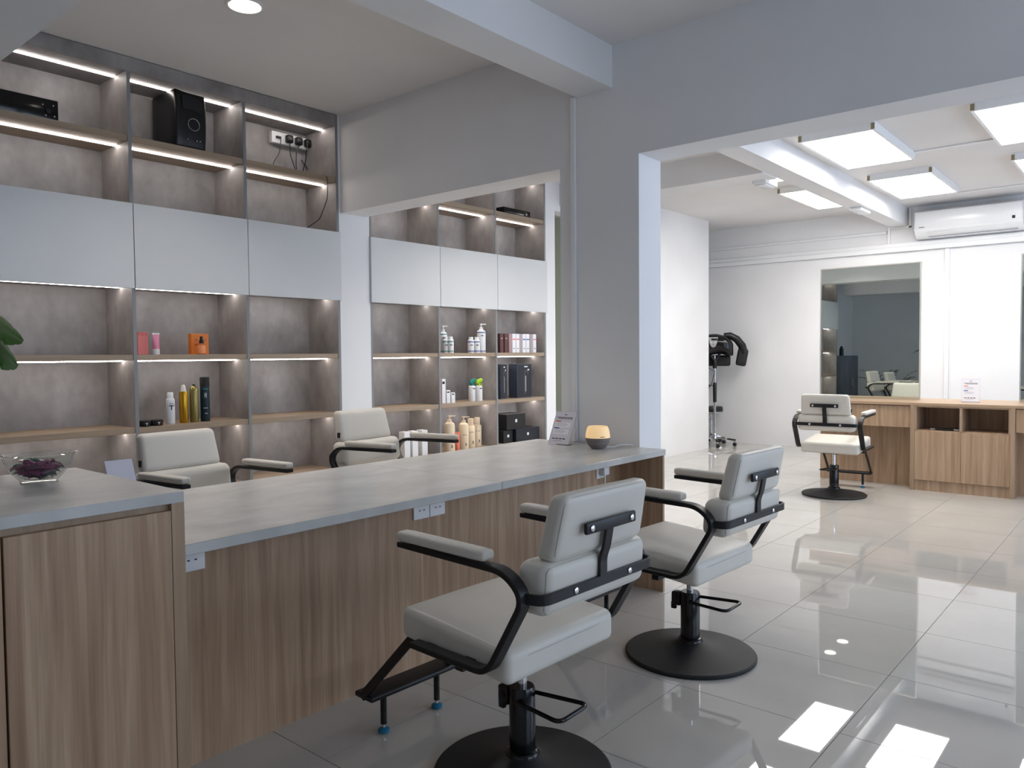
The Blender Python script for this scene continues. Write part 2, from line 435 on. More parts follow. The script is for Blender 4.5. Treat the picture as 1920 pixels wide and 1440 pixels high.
u = thing('reception_cabinet', 'tall reception cabinet with concrete-look top and wood doors, bowl on top', 'cabinet', (0.15, 2.03, 0))
RW = 1.02 - 0.15
MB().box(0, 0.0, 0.885, RW, 0.737, 0.915, bev=0.0015, seg=1).build('countertop', 'concrete_top', u)
MB().box(RW - 0.035, 0.002, 0.0, RW, 0.735, 0.885).build('side_panel', 'wood_trim', u)
MB().box(0.0, 0.002, 0.0, 0.02, 0.735, 0.885).build('side_panel', 'wood_trim', u)
MB().box(0.02, 0.70, 0.0, RW - 0.035, 0.72, 0.885).build('back_panel', 'wood', u)
MB().box(0.02, 0.022, 0.04, RW - 0.035, 0.70, 0.06).build('floor_panel', 'wood_trim', u)
MB().box(0.02, 0.020, 0.80, RW - 0.035, 0.04, 0.885).build('rail', 'wood_trim', u)
MB().box(0.4405, 0.002, 0.06, RW - 0.0365, 0.020, 0.866, bev=0.001, seg=1).build('door', 'wood', u)
MB().box(0.0215, 0.002, 0.06, 0.4355, 0.020, 0.866, bev=0.001, seg=1).build('door', 'wood', u)
MB().box(0.02, 0.03, 0.0, RW - 0.035, 0.045, 0.06).build('plinth', 'wood_trim', u)

# sockets under the counter
def socket(x, z, label, plug=False, mount=2.310, group=None):
    s = thing('wall_socket', label, 'socket', (x, mount, z), 0, group)
    MB().box(-0.043, -0.009, -0.043, 0.043, 0.0005, 0.043, bev=0.003).build('faceplate', 'white_gloss', s)
    for (px_, pz, w, h) in ((0, 0.016, 0.004, 0.009), (-0.012, -0.008, 0.008, 0.004), (0.012, -0.008, 0.008, 0.004)):
        MB().box(px_ - w / 2, -0.0096, pz - h / 2, px_ + w / 2, -0.0085, pz + h / 2).build('pin_hole', 'black_matte', s)
    if plug:
        MB().box(-0.026, -0.045, -0.026, 0.026, -0.0085, 0.026, bev=0.008, seg=3).build('plug', 'white_plastic', s)
        MB().tube([(0, -0.03, -0.024), (0, -0.03, -0.07), (0.01, -0.02, -0.2), (0.02, -0.012, -0.5), (0.05, -0.012, -0.63)], 0.004, 8).build('cord', 'white_plastic', s)
    return s
socket(1.176, 0.656, 'white three-pin wall socket under the counter, touching the reception cabinet')
socket(2.147, 0.656, 'white three-pin socket of the pair under the counter, nearer the reception cabinet')
socket(2.237, 0.656, 'white three-pin socket of the pair under the counter, nearer the dividing wall')
socket(3.455, 0.656, 'white wall socket with a white plug in it under the counter end', plug=True)

# ------------------------------------------------------------------ salon chair
def chair_parts(t):
    # pedestal
    MB().lathe([(0.0, 0.0), (0.268, 0.0), (0.272, 0.004), (0.272, 0.012), (0.266, 0.017), (0.22, 0.022), (0.15, 0.031), (0.09, 0.044), (0.055, 0.058), (0.046, 0.066), (0.0, 0.066)], 56).build('base_disc', 'black_matte', t, angle=30)
    p = MB().lathe([(0.040, 0.055), (0.040, 0.262), (0.036, 0.270), (0.0, 0.270)], 28).lathe([(0.052, 0.056), (0.052, 0.066), (0.046, 0.074), (0.040, 0.076)], 28).build('pump_cylinder', 'black_gloss', t)
    MB().box(-0.030, 0.034, 0.205, 0.012, 0.075, 0.262, bev=0.006).tube([(-0.034, 0.055, 0.235), (0.0, 0.055, 0.235)], 0.011, 10).box(-0.020, 0.06, 0.185, -0.004, 0.082, 0.215, bev=0.003).build('lock_lever', 'black_plastic', p)
    MB().lathe([(0.0145, 0.262), (0.0145, 0.385)], 18).build('piston', 'chrome', t)
    MB().box(-0.06, -0.07, 0.372, 0.06, 0.10, 0.388, bev=0.004).box(-0.25, 0.0, 0.388, 0.25, 0.03, 0.405).build('seat_mount', 'black_metal', t)
    loop = fillet([(0.035, -0.02, 0.243), (0.062, -0.205, 0.250), (-0.075, -0.205, 0.245), (-0.045, -0.02, 0.238)], 0.03)
    MB().tube(loop, 0.0065, 10).build('pump_pedal', 'black_gloss', t)
    # seat
    def seat_fn(p):
        y = (p.y + 0.2225) / 0.445
        z = p.z + 0.436 + 0.036 * (y - 0.1)
        if p.z > 0.02: z += 0.012 * max(0, (1 - (p.x / 0.24) ** 2)) * max(0, 1 - (p.y / 0.2225) ** 2)
        return Vector((p.x, p.y + 0.0525, z))
    s = MB().rbox(0.245, 0.2225, 0.048, 0.025, 12, seat_fn).build('seat', 'leather', t, angle=60)
    ring = []
    for i in range(64):
        a = 2 * PI * i / 64; c_, s_ = math.cos(a), math.sin(a)
        k = (abs(c_) ** 8 + abs(s_) ** 8) ** (-1 / 8)
        x, y = 0.2435 * c_ * k, 0.223 * s_ * k
        q = seat_fn(Vector((x, y, 0.022))); ring.append((q.x, q.y, q.z - 0.000))
    MB().tube(ring, 0.0016, 5, closed=True).build('piping', 'piping', s)
    # side frames with arms
    for sx in (-1, 1):
        x = 0.272 * sx
        path = fillet([(x, 0.228, 0.721), (x, -0.195, 0.714), (x, -0.262, 0.655), (x, -0.128, 0.428), (x, 0.180, 0.432)], [0.085, 0.05, 0.045])
        fr = MB().bar(path, (1, 0, 0), 0.040, 0.017).build('side_frame', 'black_metal', t)
        for yy in (0.13, -0.03):
            MB().box(min(0.255 * sx, 0.235 * sx), yy - 0.018, 0.424, max(0.255 * sx, 0.235 * sx), yy + 0.018, 0.436).build('seat_bracket', 'black_metal', fr)
        def pad_fn(p):
            q = (p.y + 0.18) / 0.36
            w = 1.0 - 0.10 * max(0, abs(p.y) / 0.18 - 0.8) / 0.2
            return Vector((p.x * w + x, p.y + 0.05, p.z + 0.7415 + 0.003 * q + (0.004 if p.z > 0 else 0)))
        MB().rbox(0.026, 0.18, 0.0125, 0.011, 6, pad_fn).build('arm_pad', 'leather', t, angle=60)
    # back cushions
    def low_fn(p):
        tq = (p.z + 0.072) / 0.144
        return Vector((p.x * (1 - 0.012 * tq), p.y - 0.236 - 0.012 * (tq - 0.5) - 0.010 * (1 if p.y > 0 else 0) * max(0, 1 - (p.x / 0.245) ** 2) * (1 if p.y > 0.03 else 0), p.z + 0.665))
    lb = MB().rbox(0.237, 0.058, 0.072, 0.034, 12, low_fn).build('lower_back_cushion', 'leather', t, angle=60)
    def up_fn(p):
        tq = (p.z + 0.09) / 0.18
        f = 1 if p.y > 0.02 else 0
        return Vector((p.x * (1 - 0.055 * tq), p.y * (1.0 - 0.12 * tq) - 0.262 - 0.040 * tq + 0.008 * f * max(0, 1 - (p.x / 0.22) ** 2), p.z + 0.823))
    ub = MB().rbox(0.207, 0.034, 0.090, 0.024, 12, up_fn).build('upper_back_cushion', 'leather', t, angle=60)
    for cush, fn, hx, hz, hy, r_ in ((lb, low_fn, 0.237, 0.072, 0.058, 0.034), (ub, up_fn, 0.207, 0.090, 0.034, 0.024)):
        ring = []
        for i in range(64):
            a = 2 * PI * i / 64; c_, s_ = math.cos(a), math.sin(a)
            k = (abs(c_) ** 14 + abs(s_) ** 14) ** (-1 / 14)
            q = fn(Vector(((hx - 0.293 * r_) * c_ * k, -hy + 0.293 * r_, (hz - 0.293 * r_) * s_ * k))); ring.append(q)
        MB().tube(ring, 0.0017, 5, closed=True).build('piping', 'piping', cush)
    MB().box(0.200, -0.275, 0.76, 0.2085, -0.255, 0.79).build('brand_tag', 'black_matte', ub)
    # steel bracket on the back
    path = fillet([(-0.270, -0.238, 0.652), (-0.256, -0.302, 0.652), (0.256, -0.302, 0.652), (0.270, -0.238, 0.652)], 0.05)
    br = MB().bar(path, (0, 0, 1), 0.028, 0.009)
    br.bar(fillet([(0, -0.302, 0.652), (0, -0.302, 0.715), (0, -0.3145, 0.745), (0, -0.327, 0.815)], 0.02), (1, 0, 0), 0.034, 0.009)
    br.box(-0.116, -0.3365, 0.800, 0.116, -0.3235, 0.832, bev=0.005)
    bb = br.build('back_bracket', 'black_metal', t)
    for x, y, z in ((-0.126, -0.307, 0.652), (0.126, -0.307, 0.652), (-0.093, -0.337, 0.816), (0.093, -0.337, 0.816)):
        MB().lathe([(0.009, 0.0), (0.009, 0.002), (0.006, 0.004), (0.0, 0.004)], 14, mat=TR(x, y, z) @ RX(PI / 2)).build('bolt', 'chrome', bb)
    # footrest
    fo = MB().box(-0.195, 0.490, 0.130, 0.195, 0.585, 0.150, bev=0.008, seg=3).build('footrest_plate', 'black_metal', t)
    for sx in (-1, 1):
        MB().bar(fillet([(0.188 * sx, 0.215, 0.415), (0.188 * sx, 0.270, 0.415), (0.190 * sx, 0.545, 0.139)], 0.03), (1, 0, 0), 0.012, 0.030).build('footrest_strap', 'black_metal', t)
        po = MB().lathe([(0.011, 0.030), (0.011, 0.135)], 14, c=(0.121 * sx, 0.522, 0)).build('footrest_post', 'black_gloss', t)
        MB().lathe([(0.006, 0.016), (0.006, 0.032)], 12, c=(0.121 * sx, 0.522, 0)).build('foot_screw', 'chrome', po)
        MB().lathe([(0.014, 0.0), (0.020, 0.004), (0.020, 0.012), (0.008, 0.018), (0.0, 0.018)], 18, c=(0.121 * sx, 0.522, 0)).build('foot', 'blue_foot', po)
CH = 'salon styling chairs'
proto = thing('salon_chair', 'greige salon chair with black frame at the counter, beside the pair of sockets', 'chair', (1.79, 1.485, 0), math.radians(-2), CH)
chair_parts(proto)
for (x, y, fa, dz, label) in (
        (2.96, 1.527, 87.5, -0.018, 'greige salon chair with black frame at the counter end, beside the dividing wall pillar'),
        (7.113, 2.26, 3.0, 0.0, 'cream salon chair with black frame in front of the mirror and wooden vanity'),
        (1.876, 3.457, -85.5, 0.0, 'greige salon chair behind the counter, nearer to the reception cabinet'),
        (3.01, 3.43, -84.0, 0.042, 'greige salon chair behind the counter, beside the white pilaster')):
    c = copy_tree(proto); c.location = (x, y, 0); c.rotation_euler = (0, 0, math.radians(fa - 90)); c['label'] = label
    for ch in c.children:          # the seat stands higher or lower on its pump
        if not ch.name.startswith(('base_disc', 'pump')) and not (dz < 0 and ch.name.startswith('footrest')): ch.location.z += dz

# ------------------------------------------------------------------ vanity with mirrors
XV = 7.80
u = thing('wooden_vanity', 'long wooden vanity with drawers, open cubbies and doors under the mirrors', 'vanity', (XV, -0.7, 0))
Y = lambda y: y + 0.7
MB().box(0.0, Y(-0.7), 0.778, 0.78, Y(2.72), 0.804, bev=0.0015, seg=1).build('worktop', 'wood_top', u)
def module(y0, y1):      # cubby block between two leg panels
    for yy in (y0, y1 - 0.035):
        MB().box(0.0, Y(yy), 0.0, 0.78, Y(yy + 0.035), 0.778).build('leg_panel', 'wood_trim', u)
    a, b = y0 + 0.035, y1 - 0.035; m = (a + b) / 2
    MB().box(0.02, Y(a), 0.0, 0.035, Y(b), 0.095).build('plinth', 'wood', u)
    MB().box(0.012, Y(a), 0.545, 0.40, Y(b), 0.556).build('cubby_floor', 'wood', u)
    MB().box(0.005, Y(a), 0.766, 0.40, Y(b), 0.778).build('cubby_top', 'wood_trim', u)
    MB().box(0.38, Y(a), 0.095, 0.40, Y(b), 0.778).build('back_panel', 'wood', u)
    MB().box(0.005, Y(m - 0.011), 0.556, 0.38, Y(m + 0.011), 0.766).build('divider', 'wood_trim', u)
    MB().box(0.005, Y(a), 0.556, 0.38, Y(a + 0.014), 0.766).build('cubby_side', 'wood_trim', u)
    MB().box(0.005, Y(b - 0.014), 0.556, 0.38, Y(b), 0.766).build('cubby_side', 'wood_trim', u)
    for c, d in ((a + 0.001, m - 0.001), (m + 0.001, b - 0.001)):
        MB().box(0.004, Y(c), 0.098, 0.020, Y(d), 0.546, bev=0.001, seg=1).build('door', 'wood', u)
module(0.985, 1.802)
for y0, y1 in ((1.802, 2.72), (0.06, 0.985)):
    MB().box(0.22, Y(y0), 0.0, 0.24, Y(y1 - (0.035 if y0 > 1 else 0)), 0.778).build('knee_panel', 'wood', u)
    MB().box(0.018, Y(y0 + 0.003), 0.572, 0.036, Y(y1 - 0.003), 0.772, bev=0.001, seg=1).build('drawer_front', 'wood', u)
    MB().box(0.036, Y(y0 + 0.01), 0.585, 0.22, Y(y1 - 0.01), 0.765).build('drawer_box', 'wood_trim', u)
module(-0.757 + 0.057, 0.06)
for lab, y0, y1 in (('tall mirror with thin frame standing on the vanity behind the cream chair', 1.832, 2.783), ('tall mirror standing on the vanity beside the paper sign', 0.068, 1.019)):
    m = thing('standing_mirror', lab, 'mirror', (8.287, y0, 0.804)); w = y1 - y0; h = 1.336
    MB().box(0.006, 0.006, 0.0, 0.03, w - 0.006, h - 0.006).build('backing', 'white_plastic', m)
    MB().box(0.002, 0.010, 0.002, 0.006, w - 0.010, h - 0.010).build('mirror_glass', 'mirror', m)
    MB().box(-0.004, 0.0, 0.0, 0.032, 0.010, h).box(-0.004, w - 0.010, 0.0, 0.032, w, h).box(-0.004, 0.010, h - 0.010, 0.032, w - 0.010, h).build('frame', 'mirror_frame', m)
# black iron lying in the cubby
t = thing('hair_straightener', 'flat black hair tool with silver ends lying in the open cubby', 'hair tool', (7.86, 1.53, 0.556))
MB().box(-0.02, -0.095, 0.0, 0.02, 0.095, 0.022, bev=0.006).build('body', 'black_plastic', t)
for s in (-1, 1): MB().box(-0.022, 0.095 * s - 0.022, 0.002, 0.022, 0.095 * s + 0.022, 0.02, bev=0.005).build('end_cap', 'steel', t)
MB().tube([(0.02, 0.0, 0.01), (0.08, 0.03, 0.005), (0.15, 0.0, 0.005), (0.2, -0.06, 0.005)], 0.003, 6).build('cord', 'black_plastic', t)

# ------------------------------------------------------------------ acrylic sign holders
def sign(label, loc, rz, w, h, lean, paper='paper', foot=0.06, printed=True):
    s = thing('acrylic_sign', label, 'sign', loc, rz)      # faces local -x; leans back to +x
    M = RY(lean)
    MB().box(0.0, -w / 2, 0.0, 0.003, w / 2, h, mat=M).box(0.0, -w / 2, 0.0, foot, w / 2, 0.003).build('holder', 'acrylic', s)
    pp = MB().box(-0.0006, -w / 2 + 0.003, 0.006, -0.0002, w / 2 - 0.003, h - 0.003, mat=M).build('printed_sheet', paper, s)
    if not printed: return s
    def ink(y0, y1, z0, z1, mat, nm='print', d=0.0009):
        MB().box(-d, (y0 - 0.5) * -w, z0 * h, -0.0005, (y1 - 0.5) * -w, z1 * h, mat=M).build(nm, mat, pp)
    ink(0.45, 0.56, 0.885, 0.905, 'ink')
    for k in range(9):                                             # heading: two rows of short word marks
        a = 0.13 + k * 0.083; ink(a, a + 0.066, 0.80, 0.822, 'ink'); 
        if 0 < k < 9: ink(a + 0.01, a + 0.07, 0.768, 0.788, 'ink')
    for z, m in ((0.60, 'ink_red'), (0.40, 'ink_blue')):
        ink(0.10, 0.84, z - 0.09, z + 0.07, 'paper_white', 'panel', 0.0007)
        ink(0.12, 0.36, z + 0.075, z + 0.11, m)
        for r in range(3): ink(0.18, 0.62 + 0.08 * (r % 2), z + 0.03 - 0.035 * r, z + 0.037 - 0.035 * r, 'ink_grey')
    for k in range(4): ink(0.16 + k * 0.16, 0.16 + k * 0.16 + 0.12, 0.165, 0.195, 'ink')
    ink(0.22, 0.66, 0.115, 0.125, 'ink_grey')
    return s
sign('slanted acrylic sign holder with printed sheet on the counter, beside the round lamp', (3.494, 2.622, 0.766), 0.0, 0.148, 0.205, 0.46)
sign('acrylic sign holder with printed sheet standing on the wooden vanity', (8.13, 1.376, 0.804), math.radians(6), 0.148, 0.215, 0.10, 'paper_white')
sign('slanted acrylic holder with a plain lilac card on the counter, beside the reception cabinet', (1.175, 2.74, 0.766), math.radians(88), 0.098, 0.172, 0.45, 'paper', 0.06, False)

# ------------------------------------------------------------------ aroma lamp
t = thing('aroma_lamp', 'round diffuser lamp with glowing cream top and grey stone base', 'lamp', (3.481, 2.342, 0.766))
MB().lathe([(0.0, 0.0), (0.034, 0.0), (0.036, 0.003), (0.050, 0.016), (0.061, 0.034), (0.066, 0.054), (0.0665, 0.060)], 40).build('base', 'stone_base', t)
MB().lathe([(0.0665, 0.060), (0.066, 0.070), (0.0635, 0.090), (0.058, 0.110), (0.053, 0.120), (0.048, 0.122), (0.030, 0.119), (0.0, 0.118)], 40).build('shade', 'lamp_glow', t)
MB().box(-0.012, -0.0675, 0.066, 0.012, -0.0660, 0.070, mat=RZ(-0.6)).build('logo', 'ink_grey', t)
MB().tube([(0.06, -0.02, 0.003), (0.09, -0.045, 0.003), (0.12, -0.06, 0.012), (0.15, -0.085, 0.014), (0.185, -0.10, 0.008), (0.19, -0.105, 0.003)], 0.0025, 6).build('cord', 'white_plastic', t)

# ------------------------------------------------------------------ glass bowl of sweets
bowl_c = Vector((0.828, 2.515, 0.915))
t = thing('glass_bowl', 'clear glass bowl full of purple wrapped sweets on the reception cabinet', 'bowl', bowl_c)
MB().lathe([(0.0, 0.004), (0.043, 0.003), (0.045, 0.0), (0.049, 0.0), (0.049, 0.008), (0.066, 0.026), (0.083, 0.050), (0.092, 0.078), (0.101, 0.080), (0.102, 0.085), (0.092, 0.086), (0.088, 0.080), (0.078, 0.051), (0.060, 0.028), (0.040, 0.013), (0.0, 0.011)], 48).build('bowl', 'bowl_glass', t)
pmat('candy_purple', (118, 28, 84), 0.25); pmat('candy_plum', (72, 22, 54), 0.25); pmat('candy_green', (40, 92, 84), 0.25)
CG = 'sweets in the glass bowl'
cands = {}
for m, lab in (('candy_purple', 'magenta twist-wrapped sweet in the glass bowl'), ('candy_plum', 'dark plum twist-wrapped sweet in the glass bowl'), ('candy_green', 'teal twist-wrapped sweet in the glass bowl')):
    b = MB().rbox(0.020, 0.008, 0.007, 0.004, 3)
    for s in (-1, 1):
        b.grid([[(s * 0.019, 0.003 * k, 0.001 * (k % 2)) for k in (-1, 0, 1)], [(s * 0.026, 0.008 * k, 0.003 * (1 if k else -1)) for k in (-1, 0, 1)], [(s * 0.033, 0.011 * k, 0.004 * (-1 if k else 1)) for k in (-1, 0, 1)]])
    cands[m] = (b.mesh('wrapped_sweet', m), lab)
kinds = ['candy_purple', 'candy_purple', 'candy_plum', 'candy_green', 'candy_purple', 'candy_plum']
n = 0
for rad, z, cnt in ((0.018, 0.024, 4), (0.036, 0.034, 7), (0.012, 0.044, 3), (0.046, 0.050, 9), (0.024, 0.058, 5)):
    for k in range(cnt):
        m = kinds[n % 6]; n += 1
        a = 2 * PI * k / cnt + z * 40
        o = bpy.data.objects.new('wrapped_sweet', cands[m][0]); COL.objects.link(o)
        o.location = bowl_c + Vector((rad * math.cos(a), rad * math.sin(a), z))
        o.rotation_euler = (random.uniform(-0.5, 0.5), random.uniform(-0.35, 0.35), a + PI / 2 + random.uniform(-0.6, 0.6))
        tag(o, cands[m][1], 'sweet', CG)

# ------------------------------------------------------------------ ceiling lights
def led_panel(x0, y0, x1, y1, label):
    t = thing('led_panel', label, 'ceiling light', ((x0 + x1) / 2, (y0 + y1) / 2, ZR), 0, 'LED ceiling panels in the mirror room')
    hx, hy, d = (x1 - x0) / 2, (y1 - y0) / 2, 0.062
    MB().box(-hx, -hy, -d, hx, -hy + 0.022, 0).box(-hx, hy - 0.022, -d, hx, hy, 0).box(-hx, -hy + 0.022, -d, -hx + 0.022, hy - 0.022, 0).box(hx - 0.022, -hy + 0.022, -d, hx, hy - 0.022, 0).build('frame', 'white_plastic', t)
    MB().box(-hx + 0.022, -hy + 0.022, -d + 0.003, hx - 0.022, hy - 0.022, -d + 0.008).build('diffuser', 'panel_light', t)
    for sy in (-1, 1):
        MB().box(-hx - 0.004, sy * hy - 0.026 if sy > 0 else sy * hy, -d + 0.004, -hx, sy * hy if sy > 0 else sy * hy + 0.026, -0.012).build('clip', 'brass', t)
    return t
for x0, x1, ya, yb, lab in (
        (6.35, 7.585, 1.735, 2.315, 'square white LED ceiling panel by the beam, over the cream chair'),
        (8.23, 9.46, 1.735, 2.315, 'white LED ceiling panel by the beam, in front of the air conditioner'),
        (6.35, 7.585, 0.52, 1.10, 'white LED ceiling panel away from the beam, over the open floor'),
        (8.23, 9.46, 0.52, 1.10, 'white LED ceiling panel away from the beam, beyond the vanity mirrors'),
        (8.23, 9.46, 2.67, 3.22, 'white LED ceiling panel half hidden by the beam, near the hood dryer'),
        (6.78, 7.66, 2.67, 3.22, 'white LED ceiling panel mostly hidden by the crossing beams')):
    led_panel(x0, ya, x1, yb, lab)
DOWN_W = 9.0
def downlight(x, y, z, label):
    t = thing('downlight', label, 'ceiling light', (x, y, z), 0, 'round ceiling downlights')
    MB().lathe([(0.072, -0.004), (0.082, -0.012), (0.092, -0.010), (0.094, 0.0)], 36).build('rim', 'white_gloss', t)
    MB().lathe([(0.0, -0.009), (0.074, -0.009), (0.074, -0.003), (0.0, -0.003)], 36).build('lens', 'downlight', t)
    l = bpy.data.lights.new('downlight_lamp', 'AREA'); l.shape = 'DISK'; l.size = 0.14; l.energy = DOWN_W; l.color = (1.0, 0.95, 0.9); l.spread = 2.0
    o = bpy.data.objects.new('downlight_lamp', l); COL.objects.link(o); o.parent = t; o.location = (0, 0, -0.02)
downlight(2.225, 3.66, ZL, 'round white ceiling downlight above the counter near the shelving')
downlight(5.30, 3.62, ZR, 'round white ceiling downlight beyond the dividing wall, before the cross beam')
downlight(4.75, 3.62, ZR, 'round white ceiling downlight just beyond the dividing wall')
# white boxes on the beams
t = thing('emergency_light', 'white box emergency light hanging where the two beams meet', 'emergency light', (6.82, 2.79, 2.77))
MB().box(-0.12, -0.065, 0.0, 0.15, 0.065, 0.14, bev=0.006).build('housing', 'white_plastic', t)
MB().box(-0.09, -0.05, -0.012, 0.11, 0.05, 0.0, bev=0.004).build('lens', 'white_gloss', t)
MB().box(-0.12, -0.065, 0.13, -0.09, 0.0, 0.26).build('stem', 'white_plastic', t)
t = thing('junction_box', 'small white box fixed under the long ceiling beam', 'junction box', (8.86, 2.56, 2.775))
MB().box(-0.17, -0.06, 0.0, 0.17, 0.06, 0.035, bev=0.008).build('cover', 'white_plastic', t)
MB().box(-0.10, -0.03, -0.006, -0.04, 0.03, 0.0, bev=0.002).build('lens', 'white_gloss', t)

# ------------------------------------------------------------------ air conditioner
t = thing('air_conditioner', 'white wall-mounted air conditioner with a display, above the vanity', 'air conditioner', (XB, 1.795, 2.625))
L = 0.545
prof = [(0.0, 0.33), (-0.16, 0.33), (-0.215, 0.30), (-0.225, 0.10), (-0.20, 0.055), (-0.12, 0.0), (0.0, 0.0)]
MB().prism([(x, z) for x, z in prof], -L, L, mat=Matrix(((1, 0, 0, 0), (0, 0, 1, 0), (0, 1, 0, 0), (0, 0, 0, 1)))).build('casing', 'white_gloss', t)
MB().box(-0.228, -L + 0.01, 0.105, -0.222, L - 0.01, 0.295, bev=0.002).build('front_panel', 'white_gloss', t)
lv = MB().box(-0.004, -L + 0.05, -0.03, 0.004, L - 0.14, 0.03, bev=0.002, mat=TR(-0.192, 0, 0.040) @ RY(-0.85)).build('louvre', 'white_plastic', t)
MB().box(-0.2245, -L + 0.05, 0.099, -0.2200, L - 0.14, 0.102).box(-0.152, -L + 0.05, 0.006, -0.148, L - 0.14, 0.012).build('slot', 'ink_grey', t)
MB().box(-0.2290, -L + 0.07, 0.118, -0.2278, -L + 0.10, 0.150).build('display', 'black_matte', t)
MB().box(-0.2290, L - 0.11, 0.112, -0.2278, L - 0.05, 0.122).build('logo', 'ink_grey', t)

# ------------------------------------------------------------------ hood dryer on a rolling stand
t = thing('hood_dryer', 'black hair-processing hood on a chrome rolling stand by the white wall', 'hood dryer', (9.95, 4.76, 0), math.radians(-64.5))
# local +y looks away from the room's camera side, +x to the right of it
MB().lathe([(0.016, 0.09), (0.016, 0.62)], 16).lathe([(0.0125, 0.62), (0.0125, 1.24)], 16).build('pole', 'chrome', t)
sl = MB().lathe([(0.024, 0.60), (0.025, 0.61), (0.025, 0.86), (0.020, 0.87)], 16).build('height_sleeve', 'black_plastic', t)
MB().tube([(-0.02, -0.01, 0.83), (-0.07, -0.02, 0.83)], 0.008, 8).lathe([(0.0, 0.0), (0.018, 0.0), (0.018, 0.02), (0.0, 0.02)], 12, mat=TR(-0.07, -0.02, 0.83) @ RY(-PI / 2)).build('clamp_knob', 'black_plastic', sl)
base = MB().lathe([(0.030, 0.07), (0.034, 0.075), (0.034, 0.15), (0.022, 0.17), (0.016, 0.17)], 20).build('base_hub', 'chrome', t)
for k in range(5):
    a = 2 * PI * k / 5 - 0.5 * PI + 0.147
    R_ = RZ(a)
    lg = MB().bar([(0.02, 0, 0.115), (0.15, 0, 0.095), (0.28, 0, 0.072)], (0, 1, 0), 0.030, 0.022, mat=R_).build('leg', 'chrome', t)
    MB().rbox(0.06, 0.017, 0.011, 0.008, 4, mat=R_ @ TR(0.225, 0, 0.092) @ RY(0.12)).build('leg_cap', 'black_plastic', lg)
    ca = MB().tube([(0.262, 0, 0.075), (0.262, 0, 0.05)], 0.008, 8, mat=R_).build('caster_stem', 'chrome', t)
    w = MB()
    for s in (-1, 1):
        w.lathe([(0.0, -0.009), (0.022, -0.009), (0.026, -0.005), (0.026, 0.005), (0.022, 0.009), (0.0, 0.009)], 16, mat=R_ @ TR(0.268, s * 0.012, 0.026) @ RX(PI / 2))
    w.build('caster_wheel', 'black_plastic', ca)
fork = MB()
for s in (-1, 1): fork.tube([(s * 0.085, 0.0, 1.41), (s * 0.06, 0.0, 1.34), (s * 0.015, 0, 1.27), (s * 0.012, 0, 1.20)], [0.016, 0.018, 0.022, 0.022], 10)
fork.lathe([(0.026, 1.15), (0.028, 1.16), (0.030, 1.25), (0.020, 1.28)], 14)
fork.build('fork', 'black_plastic', t)
hd = MB().rbox(0.225, 0.15, 0.140, 0.125, 9, lambda p: Vector((p.x + 0.02, p.y + 0.03, p.z * (1.0 - 0.25 * max(0, p.x) / 0.2) + 1.485 - 0.10 * (p.x / 0.2) ** 2 * (1 if p.z < 0 else 0.25)))).build('hood', 'black_gloss', t, angle=60)
MB().prism([(-0.062, 0.075), (0.062, 0.075), (0.050, 0.0), (0.030, -0.05), (0.0, -0.066), (-0.030, -0.05), (-0.050, 0.0)], 0.0, 0.012, mat=TR(-0.02, -0.118, 1.50) @ RX(PI / 2 - 0.12)).build('control_panel', 'steel', hd)
MB().box(-0.045, -0.138, 1.535, 0.035, -0.130, 1.56).build('display', 'black_matte', hd)
for k, (bx_, bz) in enumerate(((-0.045, 1.505), (0.005, 1.505), (-0.02, 1.47))):
    MB().lathe([(0.0, 0.0), (0.009, 0.0), (0.007, 0.004), (0.0, 0.004)], 10, mat=TR(bx_, -0.130, bz) @ RX(PI / 2)).build('button', 'black_matte' if k == 2 else 'white_plastic', hd)
for s in (-1, 1):
    pts = [(s * 0.12, 0.03, 1.60), (s * 0.20, 0.04, 1.60), (s * 0.29, 0.06, 1.55), (s * 0.36, 0.09, 1.46), (s * 0.385, 0.11, 1.36)]
    arm = MB().tube(pts, [0.036, 0.047, 0.052, 0.055, 0.058], 10).build('side_arm', 'black_plastic', t)
    MB().rbox(0.070, 0.055, 0.12, 0.03, 6, mat=TR(s * 0.362, 0.115, 1.30) @ RY(s * 0.18)).build('heater_pad', 'black_matte', arm)
MB().rbox(0.19, 0.05, 0.075, 0.03, 6, mat=TR(0.02, 0.12, 1.255)).build('rear_heater', 'black_matte', t)
MB().tube([(-0.13, 0.05, 1.20), (-0.09, 0.0, 1.08), (0.0, -0.02, 1.02), (-0.04, 0.0, 0.86), (-0.16, 0.06, 0.66), (-0.20, 0.1, 0.3)], 0.005, 6).build('cable', 'black_plastic', t)

for ch in t.children:
    if ch.name.split('.')[0] in ('fork', 'hood', 'side_arm', 'rear_heater'): ch.location.z -= 0.085

